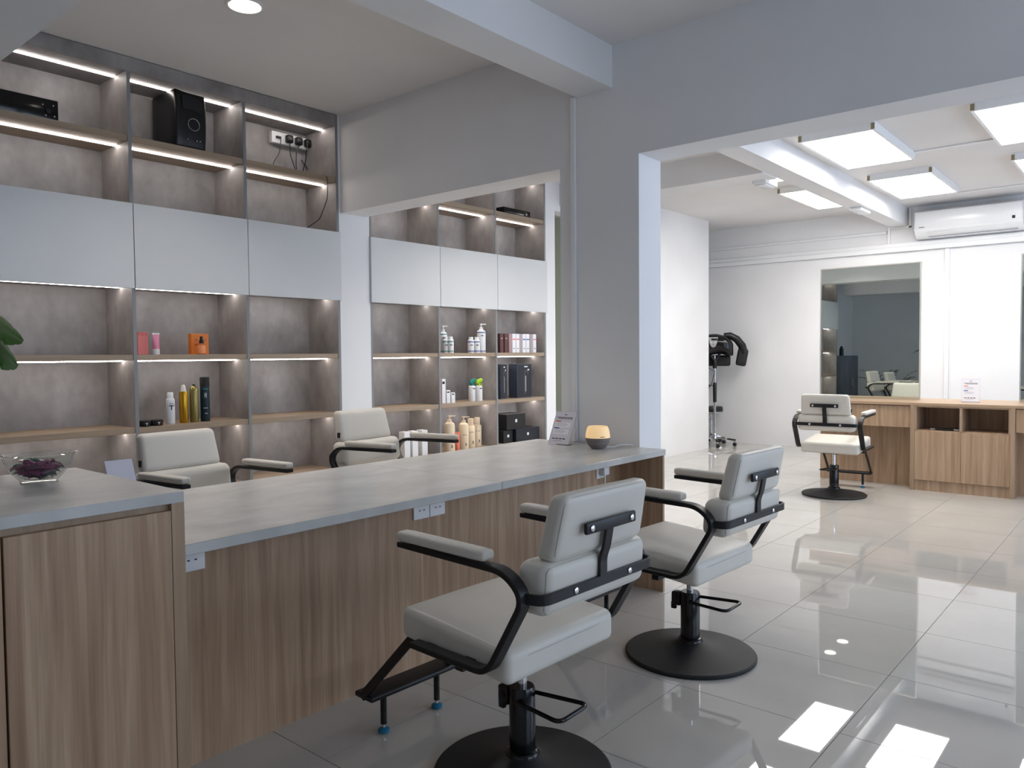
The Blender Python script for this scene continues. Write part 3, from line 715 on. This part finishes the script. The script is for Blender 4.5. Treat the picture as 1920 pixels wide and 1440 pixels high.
# ------------------------------------------------------------------ rolling stool
t = thing('rolling_stool', 'round black rolling stool with chrome gas lift behind the hood dryer', 'stool', (10.25, 4.965, 0))
MB().lathe([(0.0, 0.435), (0.15, 0.435), (0.165, 0.445), (0.170, 0.465), (0.168, 0.50), (0.155, 0.518), (0.0, 0.525)], 32).build('seat', 'black_plastic', t)
MB().lathe([(0.172, 0.432), (0.176, 0.436), (0.176, 0.446), (0.172, 0.450)], 32).lathe([(0.05, 0.405), (0.09, 0.432)], 20).build('seat_ring', 'chrome', t)
MB().lathe([(0.014, 0.30), (0.014, 0.41)], 14).lathe([(0.025, 0.10), (0.025, 0.33), (0.016, 0.34)], 16).build('gas_lift', 'chrome', t)
for k in range(5):
    a = 2 * PI * k / 5 + 0.59
    lg = MB().bar([(0.02, 0, 0.12), (0.155, 0, 0.075)], (0, 1, 0), 0.035, 0.022, mat=RZ(a)).build('leg', 'chrome', t)
    MB().lathe([(0.0, -0.012), (0.024, -0.012), (0.026, 0.0), (0.024, 0.012), (0.0, 0.012)], 14, mat=RZ(a) @ TR(0.145, 0, 0.026) @ RX(PI / 2)).tube([(0.145, 0, 0.03), (0.145, 0, 0.075)], 0.007, 8, mat=RZ(a)).build('caster', 'black_plastic', lg)

# ------------------------------------------------------------------ electronics on the upper shelves
ZU = 2.62
t = thing('computer_tower', 'black computer tower with curved grille on the top shelf', 'computer', (2.535, 4.83, ZU))
def pc_fn(p):
    fr = max(0.0, -p.y / 0.155)
    return Vector((p.x, p.y + 0.165 - 0.018 * (1 - (p.z / 0.185) ** 2) * (1 if p.y < -0.13 else 0), p.z + 0.186 - (0.025 * (p.x / 0.1 * 0.5 + 0.5) * (1 if p.z > 0.17 else 0))))
MB().rbox(0.103, 0.155, 0.185, 0.018, 8, pc_fn).build('case', 'black_plastic', t, angle=50)
MB().prism([(-0.065, 0.115), (0.0, 0.12), (0.072, 0.095), (0.078, -0.005), (0.055, 0.018), (0.01, 0.032), (-0.058, 0.03)], 0, 0.004, mat=TR(0.0, -0.006, 0.215) @ RX(PI / 2)).build('grille', 'black_matte', t)
ring = [(0.012 + 0.038 * math.cos(2 * PI * i / 28), -0.010, 0.155 + 0.038 * math.sin(2 * PI * i / 28)) for i in range(28)]
MB().tube(ring, 0.003, 6, closed=True).build('power_ring', 'steel', t)
for x in (-0.03, 0.03, 0.052): MB().lathe([(0.0, 0), (0.006, 0), (0.005, 0.004), (0, 0.004)], 10, mat=TR(x, -0.007, 0.055) @ RX(PI / 2)).build('port', 'chrome', t)
MB().tube([(0.102, 0.09, 0.02), (0.125, 0.07, 0.035), (0.14, 0.09, 0.02), (0.13, 0.14, 0.006)], 0.003, 6).build('cable', 'black_plastic', t)

def av_box(label, loc, w, d, h, knobs):
    t = thing('amplifier', label, 'amplifier', loc)
    MB().box(-w / 2, 0, 0.008, w / 2, d, h, bev=0.006).build('case', 'black_plastic', t)
    MB().box(-w / 2 + 0.006, -0.004, 0.012, w / 2 - 0.006, 0.004, h - 0.006, bev=0.002).build('front_panel', 'black_gloss', t)
    for x, z, r in knobs: MB().lathe([(0.0, 0.0), (r, 0.0), (r * 0.85, 0.008), (0.0, 0.008)], 14, mat=TR(x, -0.004, z) @ RX(PI / 2)).build('knob', 'black_matte' if r > 0.012 else 'steel', t)
    for sx in (-1, 1):
        MB().box(sx * (w / 2 - 0.05) - 0.015, 0.03, 0, sx * (w / 2 - 0.05) + 0.015, d - 0.03, 0.009).build('foot', 'black_matte', t)
av_box('long black amplifier on the top shelf beside the computer tower', (1.575, 4.86, ZU), 0.37, 0.26, 0.125, [(0.13, 0.055, 0.015), (0.10, 0.085, 0.004), (0.155, 0.09, 0.004), (0.115, 0.028, 0.004), (0.16, 0.03, 0.004)])
av_box('slim black receiver on the top shelf beyond the dividing wall', (5.86, 4.87, ZU), 0.40, 0.24, 0.075, [(0.13, 0.037, 0.012), (0.09, 0.037, 0.003)])

# power strip with plugs
t = thing('power_strip', 'white four-way power outlet strip with black plugs on shelf back', 'power strip', (3.50, 5.18, 2.925))
MB().box(-0.175, -0.042, -0.043, 0.175, 0.001, 0.043, bev=0.004).build('outlet_box', 'white_gloss', t)
for k in range(4):
    x = -0.125 + 0.083 * k
    if k == 0:
        MB().box(x - 0.02, -0.062, -0.008, x + 0.02, -0.041, 0.008, bev=0.004).build('plug', 'black_plastic', t)
    else:
        MB().rbox(0.027, 0.022, 0.030, 0.012, 4, mat=TR(x + 0.003, -0.062, 0.0)).build('plug', 'black_plastic', t)
for pts in ([(-0.11, -0.06, 0), (-0.12, -0.07, -0.05), (-0.14, -0.08, -0.13), (-0.22, -0.12, -0.22), (-0.26, -0.16, -0.3)],
            [(-0.04, -0.07, -0.03), (-0.045, -0.075, -0.12), (-0.02, -0.09, -0.20), (0.0, -0.10, -0.295)],
            [(0.045, -0.07, -0.03), (0.01, -0.08, -0.08), (-0.01, -0.10, -0.20), (0.0, -0.10, -0.295)],
            [(0.125, -0.07, 0.03), (0.10, -0.09, -0.02), (0.085, -0.09, -0.15), (0.03, -0.10, -0.28)],
            [(0.10, -0.01, -0.12), (0.14, -0.02, -0.17), (0.165, -0.04, -0.24), (0.17, -0.05, -0.30)]):
    MB().tube(fillet(pts, 0.05), 0.0035, 6).build('cord', 'black_plastic', t)
t = tag(MB().tube(fillet([(3.50, 5.075, 2.628), (3.545, 4.95, 2.626), (3.56, 4.82, 2.626), (3.565, 4.792, 2.60), (3.56, 4.79, 2.50), (3.565, 4.80, 2.45), (3.53, 4.85, 2.30), (3.46, 4.95, 2.222), (3.40, 4.99, 2.218)], 0.03), 0.0032, 6).build('loose_cord', 'black_plastic'), 'thin black cord hanging over the shelf edge below the power strip', 'cord')

# ------------------------------------------------------------------ products
def lathe_thing(name, label, cat, loc, bodies, group=None, rz=0.0):
    t = thing(name, label, cat, loc, rz, group)
    for nm, prof, mat in bodies: MB().lathe(prof, 22).build(nm, mat, t)
    return t
pmat('can_white', (224, 226, 232), 0.4); pmat('can_gold', (196, 150, 40), 0.28, metal=0.85); pmat('can_olive', (150, 140, 84), 0.34, metal=0.7)
pmat('can_teal', (14, 42, 50), 0.35); pmat('cap_clear', (226, 222, 214), 0.2); pmat('pink', (216, 128, 126), 0.5); pmat('pink_dark', (196, 104, 104), 0.5)
pmat('tube_pink', (218, 134, 160), 0.4); pmat('orange', (224, 128, 52), 0.5); pmat('orange_label', (246, 156, 104), 0.5); pmat('amber', (190, 100, 44), 0.2)
pmat('cream_bottle', (224, 205, 176), 0.4); pmat('coral', (214, 116, 90), 0.4); pmat('band_teal', (60, 140, 140), 0.4); pmat('band_blue', (52, 82, 150), 0.4)
pmat('teal_head', (14, 128, 118), 0.35); pmat('lime_head', (160, 200, 30), 0.35); pmat('box_maroon', (92, 58, 58), 0.5); pmat('box_rose', (218, 120, 120), 0.5)
pmat('box_mauve', (168, 140, 142), 0.5); pmat('box_grey', (170, 160, 162), 0.5); pmat('box_black', (26, 26, 28), 0.45); pmat('box_navy', (30, 33, 42), 0.4); pmat('box_slate', (58, 66, 80), 0.3)
Z1, Z2, Z3 = 1.297, 0.852, 0.42

# first unit, middle bay, shelf at eye height
def card_box(name, label, cat, loc, rz, w, d, h, mat, marks=(), group=None):
    t = thing(name, label, cat, loc, rz, group)
    MB().box(-w / 2, 0, 0, w / 2, d, h, bev=0.0015, seg=1).build('carton', mat, t)
    for nm, x0, x1, z0, z1, m in marks: MB().box(x0 * w - w / 2, -0.0008, z0 * h, x1 * w - w / 2, 0.0002, z1 * h).build(nm, m, t)
    return t
p = at_y(262, 664, 4.93)
t = card_box('gift_box', 'pink gift box with scalloped band beside a pink tube', 'box', (2.222, 4.90, Z1), math.radians(22), 0.085, 0.085, 0.142, 'pink')
sc = MB()
for k in range(3):
    for kk in range(8):
        a0 = PI * kk / 8; a1 = PI * (kk + 1) / 8; cx_ = -0.0425 + 0.0283 * (k + 0.5)
        sc.box(cx_ - 0.0141 + 0.0283 * kk / 8, -0.0012, 0.1415 - 0.010 - 0.013 * math.sin((a0 + a1) / 2), cx_ - 0.0141 + 0.0283 * (kk + 1) / 8, 0.0004, 0.1415)
sc.build('scallop_band', 'pink_dark', t)
t = thing('cosmetic_tube', 'pink squeeze tube standing on its white cap beside pink box', 'tube', (2.288, 4.87, Z1), math.radians(15))
MB().lathe([(0.019, 0.0), (0.021, 0.003), (0.021, 0.034), (0.019, 0.036)], 22).build('cap', 'white_plastic', t)
rows = []
for k in range(9):
    f = k / 8; z = 0.036 + 0.095 * f; hx = 0.020 + 0.007 * f; hy = 0.020 * (1 - f) + 0.0012
    rows.append([(hx * math.cos(2 * PI * i / 20), hy * math.sin(2 * PI * i / 20), z) for i in range(21)])
MB().grid(rows).build('tube_body', 'tube_pink', t)
MB().box(-0.027, -0.0015, 0.126, 0.027, 0.0015, 0.136).build('crimp', 'white_plastic', t)
t = card_box('carton', 'orange square carton behind an orange spray bottle', 'box', (2.612, 4.93, Z1), 0.0, 0.122, 0.045, 0.138, 'orange', [('print', 0.22, 0.34, 0.66, 0.74, 'amber'), ('print', 0.72, 0.84, 0.66, 0.74, 'amber'), ('print', 0.18, 0.40, 0.42, 0.52, 'amber')])
t = lathe_thing('spray_bottle', 'small amber spray bottle with black nozzle before orange carton', 'bottle', (2.592, 4.875, Z1), [('bottle', [(0.0, 0.0), (0.024, 0.0), (0.025, 0.004), (0.025, 0.060), (0.020, 0.070), (0.011, 0.074), (0.0, 0.074)], 'amber'), ('label', [(0.0254, 0.006), (0.0256, 0.008), (0.0256, 0.058), (0.0254, 0.060)], 'orange_label'), ('collar', [(0.013, 0.070), (0.016, 0.074), (0.013, 0.096), (0.0, 0.096)], 'black_plastic'), ('nozzle', [(0.0095, 0.096), (0.0095, 0.118), (0.0, 0.120)], 'black_plastic')])

# first unit, middle bay, lower shelf
def letter_T(z, s, parent, mat, y, x=0.0):
    MB().box(x - s * 0.5, y - 0.0008, z + s * 0.8, x + s * 0.5, y + 0.0008, z + s).box(x - s * 0.11, y - 0.0008, z, x + s * 0.11, y + 0.0008, z + s * 0.8).build('letter', mat, parent)
def at_shelf(px, Y): return at_y(px, 740, Y).x
for px, lab in ((268, 'flat round black wax tin with a white T, beside shelf divider'), (291, 'flat round black wax tin with a white T, beside white spray can')):
    x = at_shelf(px, 4.86)
    t = thing('wax_tin', lab, 'tin', (x, 4.86, Z2))
    MB().lathe([(0.0, 0.0), (0.040, 0.0), (0.041, 0.002), (0.041, 0.022), (0.0, 0.022)], 30).build('tin', 'black_plastic', t)
    MB().lathe([(0.0425, 0.014), (0.0425, 0.034), (0.040, 0.036), (0.0, 0.036)], 30).build('lid', 'black_matte', t)
    letter_T(0.008, 0.014, t, 'white_plastic', -0.0425)
x = at_shelf(319, 4.90)
t = lathe_thing('spray_can', 'white spray can printed with a dark T on the shelf', 'can', (x, 4.90, Z2), [('can', [(0.0, 0.0), (0.025, 0.0), (0.0265, 0.004), (0.0265, 0.150), (0.024, 0.160), (0.019, 0.166), (0.0, 0.166)], 'can_white'), ('cap', [(0.0185, 0.164), (0.0185, 0.198), (0.016, 0.202), (0.0, 0.202)], 'white_plastic')], rz=-0.35)
letter_T(0.090, 0.030, t, 'ink', -0.0262, 0.004)
for k in range(4): MB().box(-0.008 + 0.006 * k, -0.0272, 0.128, -0.004 + 0.006 * k, -0.0255, 0.134).build('print', 'ink_grey', t)
x = at_shelf(344, 4.90)
lathe_thing('mousse_can', 'shiny gold mousse can with clear cap', 'can', (x, 4.90, Z2), [('can', [(0.0, 0.0), (0.026, 0.0), (0.0275, 0.004), (0.0275, 0.190), (0.024, 0.204), (0.0, 0.206)], 'can_gold'), ('cap', [(0.0175, 0.200), (0.0165, 0.216), (0.011, 0.244), (0.006, 0.248), (0.0, 0.248)], 'cap_clear')])
x = at_shelf(363.5, 4.90)
lathe_thing('hairspray_can', 'brushed olive-gold hairspray can with short black nozzle', 'can', (x, 4.90, Z2), [('can', [(0.0, 0.0), (0.026, 0.0), (0.0275, 0.004), (0.0275, 0.215), (0.022, 0.230), (0.012, 0.238), (0.0, 0.238)], 'can_olive'), ('nozzle', [(0.009, 0.236), (0.009, 0.248), (0.0, 0.249)], 'black_plastic')])
x = at_shelf(384, 4.90)
t = lathe_thing('hairspray_can', 'tall dark teal hairspray can with black cap', 'can', (x, 4.90, Z2), [('can', [(0.0, 0.0), (0.029, 0.0), (0.030, 0.004), (0.030, 0.235), (0.0, 0.235)], 'can_teal'), ('cap', [(0.0302, 0.232), (0.0302, 0.290), (0.028, 0.294), (0.0, 0.294)], 'black_matte')], rz=-0.4)
MB().box(-0.004, -0.0308, 0.158, -0.001, -0.029, 0.190).box(0.005, -0.0308, 0.158, 0.008, -0.029, 0.190).box(-0.004, -0.0308, 0.173, 0.008, -0.029, 0.176).build('letter', 'can_white', t)
for k in range(5): MB().box(-0.014 + 0.007 * k, -0.0312, 0.212, -0.010 + 0.007 * k, -0.028, 0.219).build('print', 'band_teal', t)
MB().box(-0.012, -0.0306, 0.088, 0.014, -0.028, 0.091).box(-0.004, -0.0308, 0.052, 0.012, -0.029, 0.056, mat=RY(0.0)).build('print', 'can_white', t)

# second unit
def X2(px, Y=4.90, py=700): return at_y(px, py, Y).x
def bottle(px, z, Y, r, h, label, body, cap, band=None, pump=False, name='shampoo_bottle', neck=None, group=None):
    x = X2(px, Y); sh = h * 0.82 if pump else h
    t = thing(name, label, 'bottle', (x, Y, z), -0.6, group)
    if pump:
        MB().lathe([(0.0, 0.0), (r * 0.96, 0.0), (r, 0.004), (r, sh * 0.86), (r * 0.9, sh * 0.93), (r * 0.45, sh * 0.985), (r * 0.38, sh), (0.0, sh)], 24).build('bottle', body, t)
        c = MB().lathe([(r * 0.42, sh * 0.985), (r * 0.42, sh + 0.018), (r * 0.14, sh + 0.020), (r * 0.14, sh + 0.038), (r * 0.30, sh + 0.040), (r * 0.30, sh + 0.052), (0.0, sh + 0.053)], 18)
        c.box(0.0, -0.006, sh + 0.042, r * 1.15, 0.006, sh + 0.051, bev=0.002)
        c.build('pump', cap, t)
    else:
        q = neck or 0.78
        MB().lathe([(0.0, 0.0), (r * 0.96, 0.0), (r, 0.004), (r, h * q), (r * 0.8, h * (q + 0.05)), (r * 0.62, h * (q + 0.08)), (0.0, h * (q + 0.08))], 24).build('bottle', body, t)
        MB().lathe([(r * 0.70, h * (q + 0.04)), (r * 0.70, h * 0.985), (r * 0.62, h), (0.0, h)], 20).build('cap', cap, t)
    if body == 'cream_bottle':
        for k in (-1, 0, 1): MB().box(k * 0.014 - 0.003, -r * 1.004, sh * 0.52, k * 0.014 + 0.003, -r * 0.94, sh * 0.56).build('print', 'stone_base', t)
        MB().box(0.006, -r * 1.0, sh * 0.14, 0.018, -r * 0.9, sh * 0.24).build('print', 'stone_base', t)
    if band:
        top = sh * (0.84 if pump else 0.66)
        for z0, z1 in ((top, top + 0.008), (0.012, 0.020)): MB().lathe([(r * 1.004, z0), (r * 1.008, z0 + 0.001), (r * 1.008, z1 - 0.001), (r * 1.004, z1)], 24).build('band', band, t)
        for k in (-1, 0, 1): MB().box(k * 0.008 - 0.003, -r * 1.012, top - 0.030, k * 0.008 + 0.003, -r * 0.97, top - 0.020).build('print', 'ink', t)
    return t
G = 'white shampoo bottles with coloured bands'
bottle(832, Z1, 4.93, 0.034, 0.235, 'tall white pump bottle partly behind the shelf divider', 'white_plastic', 'white_plastic', 'band_teal', True, group=G)
bottle(836.5, Z1, 4.885, 0.029, 0.145, 'short white bottle with teal band beside the divider', 'white_plastic', 'white_gloss', 'band_teal', group=G)
bottle(845.3, Z1, 4.85, 0.029, 0.145, 'short white bottle with teal band, farther from the divider', 'white_plastic', 'white_gloss', 'band_teal', group=G)
bottle(883.5, Z1, 4.87, 0.029, 0.145, 'short white bottle with blue band, outermost of three', 'white_plastic', 'white_gloss', 'band_blue', group=G)
bottle(894.5, Z1, 4.85, 0.029, 0.145, 'short white bottle with blue band in front of tall pump bottle', 'white_plastic', 'white_gloss', 'band_blue', group=G)
bottle(903, Z1, 4.90, 0.041, 0.268, 'tall white pump bottle with blue band beside short bottles', 'white_plastic', 'white_plastic', 'band_blue', True, group=G)
G = 'white cartons beside the divider'
for px, h, lab in ((835.6, 0.215, 'tall slim white carton, tallest of three beside the divider'), (842.3, 0.115, 'slim white carton, middle height of three beside the divider'), (849.2, 0.092, 'slim white carton, shortest of three beside the divider')):
    card_box('carton', lab, 'box', (X2(px, 4.86), 4.86 + (848.4 - px) * 0.002, Z2), math.radians(-14), 0.040, 0.040, h, 'white_plastic', [('print', 0.15, 0.75, 0.80, 0.90, 'ink')] + ([('stripe', 0.0, 0.08, 0.02, 0.98, 'box_rose')] if h > 0.2 else []), G)
for px, Y_, m, lab in ((884.5, 4.905, 'teal_head', 'white spray bottle with teal trigger head on the shelf'), (897.5, 4.87, 'lime_head', 'white spray bottle with lime green trigger head on the shelf')):
    t = thing('spray_bottle', lab, 'bottle', (X2(px, Y_), Y_, Z2), -0.15)
    MB().lathe([(0.0, 0.0), (0.031, 0.0), (0.0325, 0.004), (0.0325, 0.135), (0.026, 0.142), (0.014, 0.144), (0.0, 0.144)], 24).build('bottle', 'white_plastic', t)
    hd = MB().lathe([(0.016, 0.140), (0.016, 0.160), (0.010, 0.166)], 16)
    hd.rbox(0.030, 0.011, 0.017, 0.006, 4, lambda p: Vector((p.x + 0.002, p.y, p.z + 0.186 + 0.35 * p.x)))
    hd.box(0.030, -0.007, 0.185, 0.044, 0.007, 0.203, bev=0.002)
    hd.tube([(0.022, 0, 0.182), (0.034, 0, 0.164), (0.038, 0, 0.140)], 0.005, 8)
    hd.build('trigger_head', m, t)
    for k in (-1, 0, 1): MB().box(k * 0.009 - 0.0035, -0.0332, 0.112, k * 0.009 + 0.0035, -0.031, 0.122).build('print', 'ink', t)
G = 'hair colour cartons standing in a row'
for px, m, stripe, lab in ((941.5, 'box_maroon', None, 'maroon carton at the end of the row, against the divider'), (950, 'box_maroon', None, 'maroon carton standing next to the mauve carton'),
        (958, 'box_mauve', None, 'plain mauve carton standing between maroon and white cartons'), (964.5, 'paper_white', 'box_rose', 'white carton with rose stripe beside the mauve carton'),
        (971.5, 'paper_white', 'box_rose', 'white carton with rose stripe beside the grey carton'), (977.5, 'box_grey', None, 'plain grey carton between rose-striped and blue-striped cartons'),
        (983.5, 'paper_white', 'band_blue', 'white carton with blue stripe beside the grey carton'), (990.3, 'paper_white', 'band_blue', 'white carton with blue stripe in the middle of the row'),
        (997, 'box_grey', None, 'plain grey carton second from the row end near the white wall'), (1003, 'paper_white', 'box_rose', 'white carton with rose mark at the row end near the white wall')):
    mk = [('stripe', 0.05, 0.95, 0.68, 0.74, stripe)] if stripe else ([('print', 0.2, 0.8, 0.72, 0.78, 'box_mauve')] if m == 'box_maroon' else [])
    card_box('carton', lab, 'box', (X2(px, 4.86), 4.86, Z1), 0.0, 0.049, 0.15, 0.183, m, mk + ([('print', 0.2, 0.75, 0.2, 0.24, 'ink_grey')] if stripe else []), G)
def dryer_box(x, Y, label, rz, sx=0.85):
    t = thing('dryer_box', label, 'box', (x, Y, Z2), rz); t.scale = (sx, 1, 1)
    MB().box(-0.135, 0, 0, 0.135, 0.11, 0.335, bev=0.002, seg=1).build('carton', 'box_slate', t)
    MB().box(-0.125, -0.0008, 0.01, 0.125, 0.0002, 0.325).build('picture', 'box_navy', t)
    ring = fillet([(0.06, -0.0012, 0.235), (0.055, -0.0012, 0.262), (0.03, -0.0012, 0.27), (0.0, -0.0012, 0.255), (0.0, -0.0012, 0.03)], 0.02)
    MB().bar(ring, (0, 1, 0), 0.001, 0.004).build('dryer_outline', 'ink_grey', t)
    MB().bar([(0.02, -0.0012, 0.215), (0.02, -0.0012, 0.06)], (0, 1, 0), 0.001, 0.007).build('dryer_handle', 'can_white', t)
    MB().box(-0.005, -0.0014, 0.300, 0.055, -0.0004, 0.312).box(0.055, -0.0014, 0.268, 0.085, -0.0004, 0.282).build('print', 'can_white', t)
dryer_box(X2(982, 4.88), 4.87, 'dark slate boxed hair dryer with white outline, standing alone near the white wall', 0.0)
dryer_box(X2(941.5, 4.90), 4.88, 'dark slate boxed hair dryer partly behind the shelf divider', 0.0, 0.36)
# bottom shelf
bottle(841.5, Z3, 4.86, 0.048, 0.330, 'large cream pump bottle beside the coral tube', 'cream_bottle', 'cream_bottle', None, True)
bottle(868, Z3, 4.90, 0.047, 0.300, 'large cream pump bottle between coral tube and cap bottles', 'cream_bottle', 'cream_bottle', None, True)
bottle(881.5, Z3, 4.93, 0.040, 0.270, 'cream bottle with straight cap beside the cream pump bottle', 'cream_bottle', 'cream_bottle', None, neck=0.70)
bottle(893.5, Z3, 4.96, 0.040, 0.270, 'cream bottle with straight cap, outermost of the cream bottles', 'cream_bottle', 'cream_bottle', None, neck=0.70)
t = thing('cosmetic_tube', 'coral squeeze tube between the two cream pump bottles', 'tube', (X2(856, 4.86), 4.86, Z3), -0.4)
MB().lathe([(0.0, 0.0), (0.021, 0.0), (0.022, 0.003), (0.022, 0.035), (0.020, 0.037)], 20).build('cap', 'coral', t)
MB().grid([[((0.021 + 0.005 * f) * math.cos(2 * PI * i / 20), (0.021 * (1 - f) + 0.0012) * math.sin(2 * PI * i / 20), 0.036 + 0.13 * f) for i in range(21)] for f in (0, 0.15, 0.3, 0.45, 0.6, 0.75, 0.9, 1.0)]).build('tube_body', 'coral', t)
G = 'white cartons on the bottom shelf'
for px, lab in ((764, 'white carton on the bottom shelf, nearest the white pilaster'), (779, 'white carton on the bottom shelf, middle one of three'), (797, 'white carton on the bottom shelf, nearest the divider')):
    card_box('carton', lab, 'box', (X2(px, 4.87, 840), 4.87, Z3), math.radians(-8), 0.058, 0.085, 0.215, 'white_plastic', [('print', 0.3, 0.7, 0.7, 0.76, 'ink_grey')], G)
def gift(x, Y, z, w, h, label, mat, sx):
    t = thing('black_box', label, 'box', (x, Y, z))
    MB().box(-w / 2, 0, 0, w / 2, 0.20, h, bev=0.002, seg=1).build('carton', mat, t)
    MB().box(sx - 0.014, -0.0008, h * 0.45, sx + 0.014, 0.0004, h * 0.65).build('logo', 'can_white', t)
xa = X2(963, 4.86, 800); 
gift(X2(990, 4.85, 820), 4.85, Z3, 0.365, 0.130, 'wide dark navy box on the bottom shelf near the white wall', 'box_navy', 0.0)
gift(X2(953, 4.88, 820), 4.88, Z3, 0.14, 0.125, 'small black box on the bottom shelf beside the wide navy box', 'box_black', 0.4 * 0)
gift(X2(968, 4.855, 800), 4.855, Z3 + 0.1305, 0.285, 0.150, 'long black box stacked on top of two other dark boxes', 'box_black', 0.0)

# ------------------------------------------------------------------ plants and slate cabinet by the far end (seen at the edge and in the mirror)
def monstera(loc):
    t = thing('potted_monstera', 'large-leaved green monstera plant in a pot behind the reception cabinet', 'plant', loc)
    MB().lathe([(0.0, 0.0), (0.13, 0.0), (0.14, 0.01), (0.17, 0.30), (0.175, 0.32), (0.155, 0.32), (0.15, 0.28), (0.0, 0.28)], 28).build('pot', 'pot', t)
    MB().lathe([(0.0, 0.285), (0.148, 0.283), (0.148, 0.281), (0.0, 0.280)], 24).build('soil', 'soil', t)
    def leaf(tip_dir, length, width, base, tilt, roll, mat):
        ln = []
        N = 30
        for i in range(N + 1):
            f = i / N
            w = width * (math.sin(PI * min(1, f * 0.94 + 0.06)) ** 0.55) * (1 - 0.30 * f)
            lobe = abs(((f * 4.5) % 1.0) - 0.5) * 2          # 1 at a slit, 0 mid-lobe
            notch = 1.0 - 0.30 * max(0.0, lobe - 0.72) / 0.28 if 0.15 < f < 0.9 else 1.0
            row = []
            for s in (-1, -0.75, -0.5, -0.25, 0, 0.25, 0.5, 0.75, 1):
                row.append((f * length + 0.05 * abs(s) * width, s * w * (notch if abs(s) == 1 else 1 - (1 - notch) * (0.4 if abs(s) == 0.75 else 0)), -0.32 * length * f * f - abs(s) ** 1.5 * 0.16 * w + (0.0 if s else -0.004)))
            ln.append(row)
        m = TR(*base) @ RZ(tip_dir) @ RY(tilt) @ RX(roll)
        b = MB().grid(ln, mat=m)
        bmesh.ops.solidify(b.bm, geom=list(b.bm.faces), thickness=0.0015)
        lf = b.build('leaf', mat, t, angle=50)
        MB().tube([(0, 0, 0.28), (base[0] * 0.35, base[1] * 0.35, 0.28 + (base[2] - 0.28) * 0.55), base], [0.009, 0.008, 0.006], 8).build('stalk', 'stem', t)
    for (a, l, w, b, tl, ro, m) in (
            (-0.05, 0.26, 0.12, (0.06, -0.02, 1.46), 0.20, 0.75, 'leaf'),
            (0.05, 0.25, 0.13, (0.08, -0.03, 1.40), 0.38, 0.8, 'leaf'),
            (-0.15, 0.20, 0.085, (0.02, -0.05, 1.66), 0.10, 0.3, 'leaf'),
            (1.6, 0.26, 0.11, (0.0, 0.10, 1.35), 0.1, 0.2, 'leaf'), (2.6, 0.28, 0.12, (-0.10, 0.05, 1.45), 0.1, 0.0, 'leaf'),
            (3.6, 0.26, 0.11, (-0.10, -0.06, 1.25), 0.2, 0.2, 'leaf'), (4.5, 0.26, 0.11, (-0.02, -0.10, 1.15), 0.2, -0.2, 'leaf')):
        leaf(a, l, w, b, tl, ro, m)
monstera((0.74, 3.28, 0))
t = thing('potted_palm', 'small dark palm with thin arching fronds, seen in the mirror behind the chairs', 'plant', (0.42, 4.12, 0))
MB().lathe([(0.0, 0.0), (0.12, 0.0), (0.15, 0.28), (0.155, 0.30), (0.14, 0.30), (0.135, 0.27), (0.0, 0.27)], 24).build('pot', 'pot', t)
for k in range(9):
    a = 2 * PI * k / 9 + 0.3; el = 0.75 if k % 2 else 0.95; L_ = 0.62
    spine = []
    for i in range(9):
        f = i / 8; rr = L_ * 0.75 * f; spine.append(Vector((rr * math.cos(a), rr * math.sin(a), 0.28 + L_ * el * (1.9 * f - 0.85 * f * f))))
    fr = MB().tube(spine, [0.006 - 0.0005 * i for i in range(9)], 6).build('frond_stem', 'leaf_dark', t)
    b = MB()
    for i in range(3, 9):
        for s in (-1, 1):
            p0 = spine[i]; side = Vector((-math.sin(a), math.cos(a), 0)) * s; fwd = (spine[i] - spine[i - 1]).normalized()
            tip = p0 + side * 0.09 + fwd * 0.10 + Vector((0, 0, -0.03)); mid = (p0 + tip) / 2 + Vector((0, 0, 0.015)); w = fwd * 0.009
            b.grid([[p0 - w * 0.5, p0 + w * 0.5], [mid - w, mid + w], [tip - w * 0.1, tip + w * 0.1]])
    b.build('leaflets', 'leaf_dark', fr)['kind'] = 'stuff'
t = thing('slate_cabinet', 'slate grey storage cabinet with two doors, seen in the mirror', 'cabinet', (0.15, 4.765, 0))
MB().box(0, 0.02, 0, 0.80, 0.415, 1.20, bev=0.002).build('body', 'cabinet_slate', t)
for k in (0, 1):
    d = MB().box(0.004 + 0.4 * k, 0.0, 0.05, 0.396 + 0.4 * k, 0.019, 1.19, bev=0.002).build('door', 'cabinet_slate', t)
    MB().tube([(0.37 if k == 0 else 0.43, -0.012, 0.6), (0.37 if k == 0 else 0.43, -0.012, 0.75)], 0.005, 8).build('handle', 'steel', d)
lathe_thing('black_bottle', 'small black bottle standing on the slate cabinet, seen in the mirror', 'bottle', (0.60, 4.95, 1.20), [('bottle', [(0.0, 0.0), (0.04, 0.0), (0.04, 0.14), (0.02, 0.16), (0.0, 0.16)], 'black_plastic'), ('cap', [(0.021, 0.155), (0.021, 0.19), (0.0, 0.19)], 'black_matte')])
